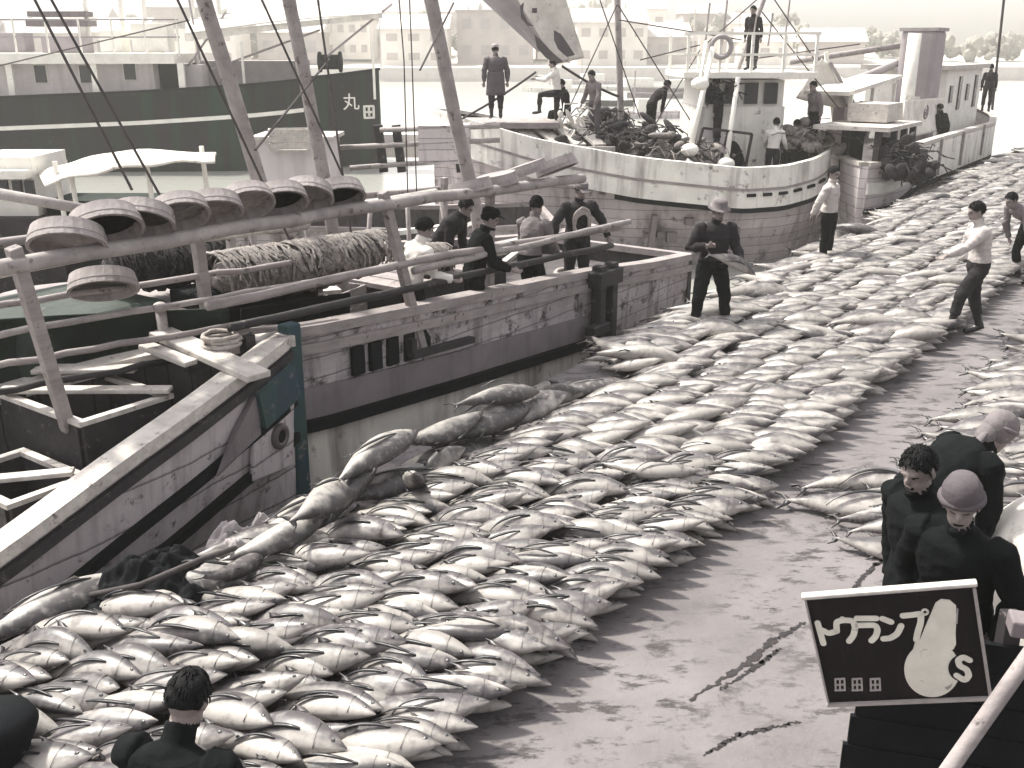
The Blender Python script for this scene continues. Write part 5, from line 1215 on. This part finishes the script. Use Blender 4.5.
# man holding a fish
gp = G(708, 334)
fm = person(gp, -82, 'fisherman in a brimmed hat holding a pale fish across his waist, standing by the tuna', lean=4, head=(8, 12), top='dark_cloth', bottom='black_cloth', hat=('bucket', 'grey_cloth'), bulk=1.16,
            arms=dict(r=((.55, .1, -1), (-.75, .75, .30)), l=((-.35, .25, -1), (.15, 1, -.25))), legs=dict(l=((-.24, .05, -1), (-.08, -.05, -1)), r=((.2, .08, -1), (.06, -.06, -1))), scale=1.03)
o = bpy.data.objects.new('tuna', variants[4]); COL.objects.link(o)
o.matrix_world = Matrix.Translation(gp + Vector((.17, -.36, 1.02))) @ Matrix.Rotation(R(-8), 4, 'Z') @ Matrix.Rotation(R(22), 4, 'Y') @ Matrix.Rotation(R(75), 4, 'X') @ Matrix.Scale(.68, 4); tag(o, 'pale fish held across the waist of the man in the brimmed hat', 'fish')
# young man with hands behind him
person(G(824, 269), -38, 'young man in a pale jacket and dark trousers standing with his hands behind his back', lean=-3, head=(-18, 4), top='light_cloth', bottom='black_cloth', bulk=1.08, arms=dict(r=((.35, -.45, -1), (-.35, -.5, -.8)), l=((-.35, -.45, -1), (.35, -.5, -.8))), legs=ST)
# man walking at the right
person(G(968, 336), 176, 'man in a pale knit striding through the tuna with one arm stretched forward', lean=8, twist=0, head=(0, 8), top='light_cloth', bottom='dark_cloth', bulk=1.1, scale=1.02,
       arms=dict(l=((-.12, .9, -.62), (.1, 1, -.35)), r=((.2, .35, -1), (-.1, 1, -.3))), legs=dict(l=((-.08, .62, -1), (-.02, .18, -1)), r=((.06, -.12, -1), (.02, -.30, -1))))
person(G(1022, 282), 200, 'man in dark clothes bending down over the tuna at the right edge', lean=62, head=(0, -10), top='grey_cloth', bottom='black_cloth', arms=dict(r=((.15, .9, -.6), (0, .6, -.8)), l=((-.15, .9, -.6), (0, .6, -.8))), legs=dict(l=((-.1, .25, -1), (0, -.3, -1)), r=((.1, .25, -1), (0, -.3, -1))))
# three men behind the sign
p5 = G(924, 466, 1.52); person((p5.x, p5.y, 0), 196, aim=(918, 470), label= 'bareheaded dark-haired man in black behind the sign board, face turned to the tuna', lean=6, head=(22, 14), top='black_cloth', bottom='black_cloth', bulk=1.2, voxel=.009, arms=dict(r=((.2, -.1, -1), (-.2, .2, -1)), l=((-.2, -.1, -1), (.2, .2, -1))), legs=ST)
p6 = G(966, 506, 1.42); person((p6.x, p6.y + .05, 0), 222, aim=(961, 505), label= 'man in black with a pale felt cap, looking down behind the sign board', lean=8, head=(20, 10), top='black_cloth', bottom='black_cloth', hat=('beanie', 'coat_cloth'), bulk=1.2, voxel=.009, scale=.97, arms=dict(r=((.3, -.1, -1), (-.3, .2, -1)), l=((-.4, -.1, -1), (.3, .2, -1))), legs=ST)
p7 = G(946, 448, 1.12); person((p7.x, p7.y + .25, 0), 12, label='man in black stooping to the right with a pale towel over his head', lean=60, aim=(1000, 432), head=(0, 10), top='black_cloth', bottom='black_cloth', hat=('towel', 'grey_cloth'), bulk=1.2, voxel=.009, arms=dict(r=((.1, .95, -.4), (0, .75, -.6)), l=((-.1, .8, -.7), (0, .7, -.7))), legs=dict(l=((-.1, .3, -1), (0, -.3, -1)), r=((.1, .3, -1), (0, -.3, -1))))
# crouching man in the near corner, seen from behind
p = G(190, 690, 1.02); person((p.x, p.y + .02, 0), 75, aim=(188, 700), label= 'dark-haired man crouching in the near corner, seen from behind', lean=24, head=(0, 20), top='black_cloth', bottom='black_cloth', bulk=1.15, voxel=.009, arms=dict(r=((.2, .8, -.7), (-.2, .9, -.5)), l=((-.2, .8, -.7), (.2, .9, -.5))), legs=dict(l=((-.3, .95, .12), (0, -.25, -1)), r=((.3, .95, .12), (0, -.25, -1))), scale=1.0)
# men on the long boat
DZ = .12
def onboat(px, py, w_, face, label, **k):
    q = WP(px, py, w_); return person(Q(q.x, w_, DZ), face, label=label, aim=(px, py + 3), **k), q
onboat(425, 226, -7.45, 35, 'man in a white shirt working at the pole rail of the long boat', lean=14, head=(-10, 12), top='white_cloth', bottom='black_cloth', arms=dict(r=((.2, .5, -.9), (-.1, 1, -.1)), l=((-.2, .5, -.9), (.1, 1, -.1))), legs=ST)
onboat(466, 204, -8.3, -20, 'man in dark clothes bending forward behind the white-shirted man', lean=40, head=(0, 5), top='dark_cloth', bottom='black_cloth', bulk=1.15, arms=dict(r=((.15, .7, -.9), (0, .8, -.8)), l=((-.15, .7, -.9), (0, .8, -.8))), legs=ST)
onboat(490, 216, -7.35, 15, 'man in black leaning on the rail between two others, a dark cap on', lean=16, head=(-8, 10), top='black_cloth', bottom='black_cloth', hat=('cap', 'dark'), bulk=1.15, arms=dict(r=((.3, .5, -.9), (-.1, 1, -.1)), l=((-.2, .5, -.9), (.1, 1, -.1))), legs=ST)
person(Q(10.55, -7.38, DZ), 60, 'man in a grey shirt stooping side-on at the far part of the pole rail', lean=16, head=(-6, 0), top='grey_cloth', bottom='black_cloth', arms=dict(r=((.2, .5, -.9), (-.1, .9, -.2)), l=((-.2, .6, -.8), (.1, .9, -.2))), legs=dict(l=((-.06, .5, -1), (0, -.5, -1)), r=((.06, .5, -1), (0, -.5, -1))))
inf, q = onboat(581, 188, -7.55, -70, 'man standing with arms apart and a coil of pale rope round his neck', lean=4, head=(0, 16), top='dark_cloth', bottom='dark_cloth', hat=('cap', 'grey_cloth'), bulk=1.15, arms=dict(r=((.75, .1, -1), (.1, .3, -1)), l=((-.75, .2, -1), (-.25, .5, -1))), legs=ST)
m = MB(); mr = Matrix.Rotation(R(-70 - 90), 3, 'Z') @ rotx(R(80)); c0 = Vector((inf['root'].location.x, inf['root'].location.y, 1.36)) + Matrix.Rotation(R(-160), 3, 'Z') @ Vector((0, .155, -.06))
for k in range(3): m.torus(c0 + Vector((0, 0, -.01 * k)), .13 - .012 * k, .018, mr, 22, 6, .06)
m.v = [Vector((p_.x, p_.y, (p_.z - c0.z) * 1.4 + c0.z)) for p_ in m.v]; place_mesh(m, 'rope_coil', M['rope'], 'pale rope coil hanging on the chest of the man with arms apart', 'rope')
# men on the pale boat and its bow
def at(px, py, Yv): return YP(px, py, Yv)
person(at(496, 119, 26.0), 96, 'man in a long belted coat and cap, back turned, on the bow', lean=3, head=(6, 14), top='coat_cloth', bottom='dark_cloth', hat=('cap', 'cap_grey'), bulk=1.22, skirt=('coat_cloth', .62, .22), arms=dict(r=((.32, .0, -1), (.02, .15, -1)), l=((-.32, .0, -1), (-.02, .15, -1))), legs=ST, scale=1.03)
person(at(556, 129, 26.6), 168, 'man in a white shirt with one foot raised on the plank rack', lean=6, head=(0, 6), top='white_cloth', bottom='dark_cloth', arms=dict(r=((.2, .8, -.3), (0, 1, .25)), l=((-.2, .7, -.4), (.1, 1, .2))), legs=dict(l=((-.15, .95, -.1), (0, .05, -1)), r=((.05, .02, -1), (0, -.02, -1))))
person(at(566, 132, 27.3), 190, 'man in black sitting behind the man with the raised foot', lean=10, head=(0, 12), top='black_cloth', bottom='black_cloth', legs=dict(l=((-.15, 1, -.1), (0, .05, -1)), r=((.15, 1, -.1), (0, .05, -1))))
person(at(594, 140, 26.4), 215, 'man in grey facing the plank rack beside a pale sack on the pale boat', lean=8, head=(0, 14), top='grey_cloth', bottom='coat_cloth', bulk=1.1, arms=dict(r=((.3, .3, -1), (0, .6, -.8)), l=((-.3, .3, -1), (0, .6, -.8))), legs=ST)
heap(576, 138, 26.3, (.45, .4, .9), 9, 'pale tall sack between the men on the bow of the pale boat', 'canvas', 'sack', 'sack', 9)
person(at(716, 148, 26.3), 150, 'man in dark clothes beside the leaning white posts', lean=8, top='dark_cloth', bottom='dark_cloth', legs=ST)
person(at(770, 187, 26.0), 60, 'white-shirted man of a pair standing on the pale boat, back turned', lean=10, top='white_cloth', bottom='dark_cloth', arms=dict(r=((.3, .4, -1), (0, .8, -.5)), l=((-.3, .4, -1), (0, .8, -.5))), legs=ST)
person(at(787, 187, 26.4), 40, 'pale-shirted man bending right beside the white-shirted one on the pale boat', lean=18, top='light_cloth', bottom='dark_cloth', arms=dict(r=((.2, .6, -.9), (0, .9, -.4)), l=((-.2, .6, -.9), (0, .9, -.4))), legs=ST)
person(at(861, 152, 28.5), 185, 'man in grey sitting beside the canvas tent by the bridge', lean=12, top='grey_cloth', bottom='dark_cloth', legs=dict(l=((-.1, 1, -.15), (0, .1, -1)), r=((.1, 1, -.15), (0, .1, -1))))
person((6.25, 27.4, 3.02), 230, 'man in dark clothes standing on the white bridge deck', lean=10, scale=.92, top='dark_cloth', bottom='dark_cloth', legs=ST)
person(at(738, 182, 25.3), 165, 'man in black crouching by the bulwark below the bridge', lean=30, top='black_cloth', bottom='black_cloth', hat=('towel', 'light_cloth'), arms=dict(r=((.1, .7, -.7), (0, .9, -.3)), l=((-.1, .7, -.7), (0, .9, -.3))), legs=dict(l=((-.25, .95, .1), (0, -.2, -1)), r=((.25, .95, .1), (0, -.2, -1))))
person(YP(985, 112, 39), 60, 'man in dark clothes on the far white boat, near its mast', top='dark_cloth', bottom='dark_cloth', legs=ST)
person(YP(812, 150, 26.6), 200, 'man in grey standing between the net heap and the canvas tent', lean=12, top='grey_cloth', bottom='black_cloth', legs=ST)
person(YP(650, 142, 27.0), 20, 'man in dark clothes bending over the wet nets on the pale boat', lean=48, top='dark_cloth', bottom='black_cloth', arms=dict(r=((.15, .7, -.9), (0, .6, -.8)), l=((-.15, .7, -.9), (0, .6, -.8))), legs=ST)
person(Q(29.2, -8.3, .25), 30, 'man in pale shirt under the flat white awning of the far white boat', lean=8, top='light_cloth', bottom='dark_cloth', legs=ST)
person(Q(33.5, -7.9, .25), 120, 'man in black at the bulwark beside the tall pale funnel', lean=20, top='black_cloth', bottom='black_cloth', legs=ST)
# bamboo poles and the big banners
def pole(a, b, r, label, name='bamboo_pole'):
    m = MB(); n_ = 8; m.tube([a.lerp(b, i / n_) + Vector((0, 0, -.06 * math.sin(math.pi * i / n_))) for i in range(n_ + 1)], r, 6); return place_mesh(m, name, M['wire'], label, 'pole')
pole(YP(452, 124, 25.6), YP(536, 72, 26.4), .03, 'thin dark pole slanting up from the bow to the raised-foot man')
pole(YP(562, 66, 26.6), YP(622, 98, 27.2), .035, 'thin dark pole slanting down to the upright mast, under the banners')
c = cloth([YP(470, -12, 28.6), YP(505, -20, 28.6), YP(548, 42, 28.3), YP(538, 52, 28.2)], 'plain grey banner hanging beside the white banner with the dark emblem', 'banner', 'canvas_grey', .02, 'banner', 16, .3)
c = cloth([YP(506, -20, 26.9), YP(562, -14, 27.1), YP(584, 58, 27.1), YP(556, 64, 26.9)], 'big white banner with a dark eye-like emblem hanging above the men on the bow', 'banner', 'canvas', .02, 'banner', 18, .34)
base = c.location.copy()
def patch(pts, name, mt, parent, Yv, th=.04):
    P = [YP(x, y, Yv) - parent.location for x, y in pts]; m = MB(); n_ = len(P); bk = [p_ + Vector((0, th, 0)) for p_ in P]
    m.add(P + bk, [tuple(range(n_))[::-1], tuple(range(n_, 2 * n_))] + [(i, (i + 1) % n_, n_ + (i + 1) % n_, n_ + i) for i in range(n_)]); return m.build(name, M[mt], parent)
for P_ in ([(534, 34), (541, 40), (552, 52), (564, 62), (556, 64), (546, 58), (537, 48)], [(554, 30), (561, 34), (568, 44), (575, 55), (567, 57), (558, 49), (554, 40)], [(520, 6), (524, 2), (523, 12), (528, 22), (534, 26), (528, 26), (521, 18)], [(532, 8), (537, 8), (537, 13), (532, 13)]):
    patch(P_, 'banner_marking', 'coat_cloth', c, 26.55)
# ---------------------------------------------------------------- sign board, its stall and the near right corner
M['sign_black'] = mat('sign_black_enamel', (.011, .008, .009), (.007, .005, .006), 4, .6, (.05, .04, .04), .16, 11, spec=.15, bump=.1, streak=(20, 2, 2), streak_amt=.3, streak_col=(.03, .024, .024))
M['sign_white'] = mat('sign_cream_paint', (.70, .68, .60), (.56, .54, .48), 7, .5, (.20, .18, .165), .12, 14, bump=.1)
M['sign_grey'] = mat('sign_faded_lettering', (.36, .33, .32), (.28, .26, .25), 20, .6, bump=.05)
px_, py_, dist_, yaw_, tilt_, roll_, SW, SH = 897.598, 647.956, 4.5, -0.264, -0.132, 0.266, .701, .611
SC = Vector(ray(px_, py_) * dist_) + Vector((0, 0, CAM_H))
ex = Vector((math.cos(yaw_), math.sin(yaw_), 0)); nb = Vector((-math.sin(yaw_), math.cos(yaw_), 0)); ez = Vector((0, 0, math.cos(tilt_))) + nb * math.sin(tilt_)
e1 = ex * math.cos(roll_) + ez * math.sin(roll_); e2 = -ex * math.sin(roll_) + ez * math.cos(roll_); e3 = e1.cross(e2)      # e3 towards the viewer
SM = Matrix((e1, e2, e3)).transposed()
sg = empty('sign_board', SC, 0, 'black enamel sign board with cream katakana and a painted light bulb', 'sign'); sg.rotation_euler = SM.to_euler()
MB().box((0, 0, -.012), (SW, SH, .024)).build('panel', M['sign_black'], sg, bevel=.004)
m = MB(); m.box((0, SH / 2 + .009, -.008), (SW + .03, .02, .04)); m.build('top_batten', M['white_wood'], sg, bevel=.006)
for c_, s_ in (((0, -SH / 2, .0), (SW + .016, .016, .03)), ((SW / 2, 0, 0), (.014, SH - .018, .03)), ((-SW / 2, 0, 0), (.008, SH - .018, .03))): MB().box(c_, s_).build('edge_strip', M['sign_grey'], sg)
def s2l(zx, zy):                                  # zoomed picture point -> sign plane coordinates
    x, y = 780 + zx / 4.197, 560 + zy / 4.197; r = Vector(ray(x, y)); o = Vector((0, 0, CAM_H)); t = (SC - o).dot(e3) / r.dot(e3); p = o + r * t - SC
    return (p.dot(e1), p.dot(e2))
def stroke(pts, wd, name='lettering', mt='sign_white', z=.003, zoom=True):
    P = [Vector((*s2l(*p), 0)) if zoom else Vector((*p, 0)) for p in pts]; Q_ = []
    for a, b in zip(P[:-1], P[1:]): Q_ += [a.lerp(b, i / 5) for i in range(5)]
    Q_.append(P[-1])
    for _ in range(2): Q_ = [Q_[0]] + [(a + b * 2 + c) / 4 for a, b, c in zip(Q_[:-2], Q_[1:-1], Q_[2:])] + [Q_[-1]]
    L2 = []; R2 = []
    for i, p in enumerate(Q_):
        d = (Q_[min(i + 1, len(Q_) - 1)] - Q_[max(i - 1, 0)]).normalized(); n_ = Vector((-d.y, d.x, 0)) * wd / 2; L2.append(p + n_); R2.append(p - n_)
    def capf(c, d0):
        return [c + Vector((math.cos(a), math.sin(a), 0)) * wd / 2 for a in [math.atan2(d0.y, d0.x) + math.pi / 2 - math.pi * k / 6 for k in range(1, 6)]]
    ring = L2 + capf(Q_[-1], Q_[-1] - Q_[-2]) + R2[::-1] + capf(Q_[0], Q_[0] - Q_[1])
    return ring
def glyph(strokes, wd, name, mt, zoom=True, z0=.001):
    m = MB()
    for j, s_ in enumerate(strokes):
        r_ = stroke(s_, wd, zoom=zoom); n_ = len(r_); z1 = z0 + .005 + j * .0007
        k = (len(r_) - 10) // 2; A = [Vector((p.x, p.y, z0)) for p in r_]; B_ = [Vector((p.x, p.y, z1)) for p in r_]
        fs_ = [(i, (i + 1) % n_, n_ + (i + 1) % n_, n_ + i) for i in range(n_)]
        # strip faces across the stroke, then the round ends
        tot = n_
        def idx(i, top): return i + (n_ if top else 0)
        for i in range(k - 1): fs_.append((idx(i, 1), idx(i + 1, 1), idx(k + 5 + (k - 2 - i), 1), idx(k + 5 + (k - 1 - i), 1)))
        fs_.append(tuple(idx(i, 1) for i in range(k - 1, k + 6))); fs_.append(tuple([idx(i, 1) for i in range(2 * k + 4, 2 * k + 10)] + [idx(0, 1)]))
        m.add(A + B_, fs_)
    return m.build(name, M[mt], sg)
K = .027
glyph([[(158, 262), (170, 305), (182, 348)], [(176, 292), (205, 306), (232, 298)]], K, 'lettering', 'sign_white')
glyph([[(262, 246), (262, 252)], [(238, 296), (236, 258), (262, 250), (306, 252), (316, 280), (308, 315), (290, 338)]], K, 'lettering', 'sign_white')
glyph([[(322, 243), (404, 243)], [(325, 272), (400, 270), (410, 290), (402, 318), (384, 336)]], K, 'lettering', 'sign_white')
glyph([[(430, 244), (466, 258)], [(508, 274), (492, 308), (462, 326), (434, 328)]], K, 'lettering', 'sign_white')
glyph([[(516, 232), (560, 228), (592, 222), (590, 262), (578, 300), (572, 332)]], K, 'lettering', 'sign_white')
glyph([[(608 + 13 * math.cos(a), 216 + 11 * math.sin(a)) for a in [i * math.pi / 4 for i in range(9)]]], .009, 'lettering', 'sign_white')
# the painted bulb
def flat(poly, name, mt, z0, z1):
    P = [Vector((*s2l(*p), 0)) for p in poly]; n_ = len(P); m = MB()
    m.add([Vector((p.x, p.y, z0)) for p in P] + [Vector((p.x, p.y, z1)) for p in P], [tuple(range(n_, 2 * n_)), tuple(range(n_))[::-1]] + [(i, (i + 1) % n_, n_ + (i + 1) % n_, n_ + i) for i in range(n_)])
    return m.build(name, M[mt], sg)
cir = [(638 + 117 * math.cos(a), 457 + 114 * math.sin(a)) for a in [R(-48) + i * R(275) / 30 for i in range(31)]]
flat(cir + [(566, 345), (588, 330), (606, 285), (632, 225), (652, 178), (676, 162), (712, 166), (738, 188), (740, 240), (736, 300), (738, 350), (726, 372)], 'bulb_painting', 'sign_white', .001, .0075)
flat([(765 + 60 * math.cos(a) * (1 if math.cos(a) < 0 else .75), 448 + 56 * math.sin(a)) for a in [i * math.pi / 12 for i in range(24)]], 'emblem_ground', 'sign_black', .008, .0105)
glyph([[(794, 412), (768, 398), (745, 412), (752, 436), (782, 450), (792, 476), (774, 498), (740, 476)]], .027, 'emblem', 'sign_white', True, .011)
flat([(742, 196), (748, 200), (744, 262), (736, 262)], 'bulb_shading', 'sign_grey', .008, .0095)
flat([(690, 530), (712, 520), (722, 512), (716, 530), (700, 540)], 'bulb_shading', 'sign_grey', .008, .0095)
for cx in (251, 323, 399):
    w2, h2 = 19, 22
    glyph([[(cx - w2, 520 - h2), (cx + w2, 518 - h2)], [(cx - w2, 522), (cx + w2, 520)], [(cx - w2, 522 + h2), (cx + w2, 520 + h2)], [(cx - w2, 520 - h2), (cx - w2 + 2, 522 + h2)], [(cx + w2, 518 - h2), (cx + w2 + 2, 520 + h2)], [(cx, 519 - h2), (cx + 1, 521 + h2)]], .0085, 'small_lettering', 'sign_grey')
# the dark stall the sign hangs on
b0 = SC - e3 * .0
st_ = empty('stall', (SC.x + .3, SC.y + .3, 0), 0, 'dark tarred wooden stall that carries the light bulb sign', 'stall')
so = st_.location
def sp(m, name, mt, bev=0): m.v = [p - so for p in m.v]; return m.build(name, M[mt], st_, bevel=bev)
x0, x1 = SC.x - .12, SC.x + 1.5
back = lambda x: SC.y + .20 + (x - SC.x) * math.tan(yaw_)
for k in range(6):
    zc_ = .10 + k * .165; m = MB(); m.bar((x0 + .02 * k, back(x0), zc_), (x1, back(x1), zc_), .03, .158); sp(m, 'wall_board', 'dark', .004)
for x in (SC.x + .55, x1): m = MB(); m.box((x, back(x) + .06, .58), (.08, .08, 1.14)); sp(m, 'post', 'dark_wood', .006)
m = MB(); m.bar((SC.x + .46, back(SC.x + .5) - .10, 1.19), (x1, back(x1) - .12, 1.16), .12, .08); sp(m, 'counter_edge', 'hull_band', .01)
m = MB(); m.bar((SC.x + .12, SC.y + .0, SC.z - .15), (SC.x + .14, back(SC.x + .14), SC.z - .15), .05, .05); sp(m, 'sign_bracket', 'dark_wood')
# pale hooded bundle right of the men, and the slanting pole
lump = MB(); c = G(1030, 575, .5)
lump.ell(c + Vector((.16, .05, .0)), (.46, .42, .52), rotz(.3), 22, 14); lump.ell(c + Vector((.1, .0, -.35)), (.40, .42, .42), rotz(.3), 18, 12)
for v in lump.v: v.z = max(v.z, .0)
place_mesh(lump, 'covered_bundle', M['canvas'], 'big bundle under pale canvas at the right edge behind the stall', 'bundle')
m = MB(); a, b = YP(1040, 640, 3.5), YP(945, 775, 3.3); m.tube([a + (a - b) * .3, a, b, b + (b - a) * (b.z / (a.z - b.z))], [.033] * 4, 10); place_mesh(m, 'slanting_pole', M['wood'], 'pale wooden pole slanting in front of the stall in the near right corner', 'pole')
p = G(965, 727, .5); m = MB(); m.ell(p, (.03, .02, .015)); m.ell(p + Vector((.02, .01, .005)), (.02, .02, .012)) if False else None
# dark bollard in the near left corner
p = G(10, 728, .42); m = MB(); m.lathe([(.17, 0), (.15, .06), (.13, .3), (.17, .38), (.19, .44), (.16, .5), (.02, .52)], 20, None, (p.x - .06, p.y, 0)); place_mesh(m, 'mooring_bollard', M['dark'], 'dark iron mooring bollard among the tuna in the near left corner', 'bollard')
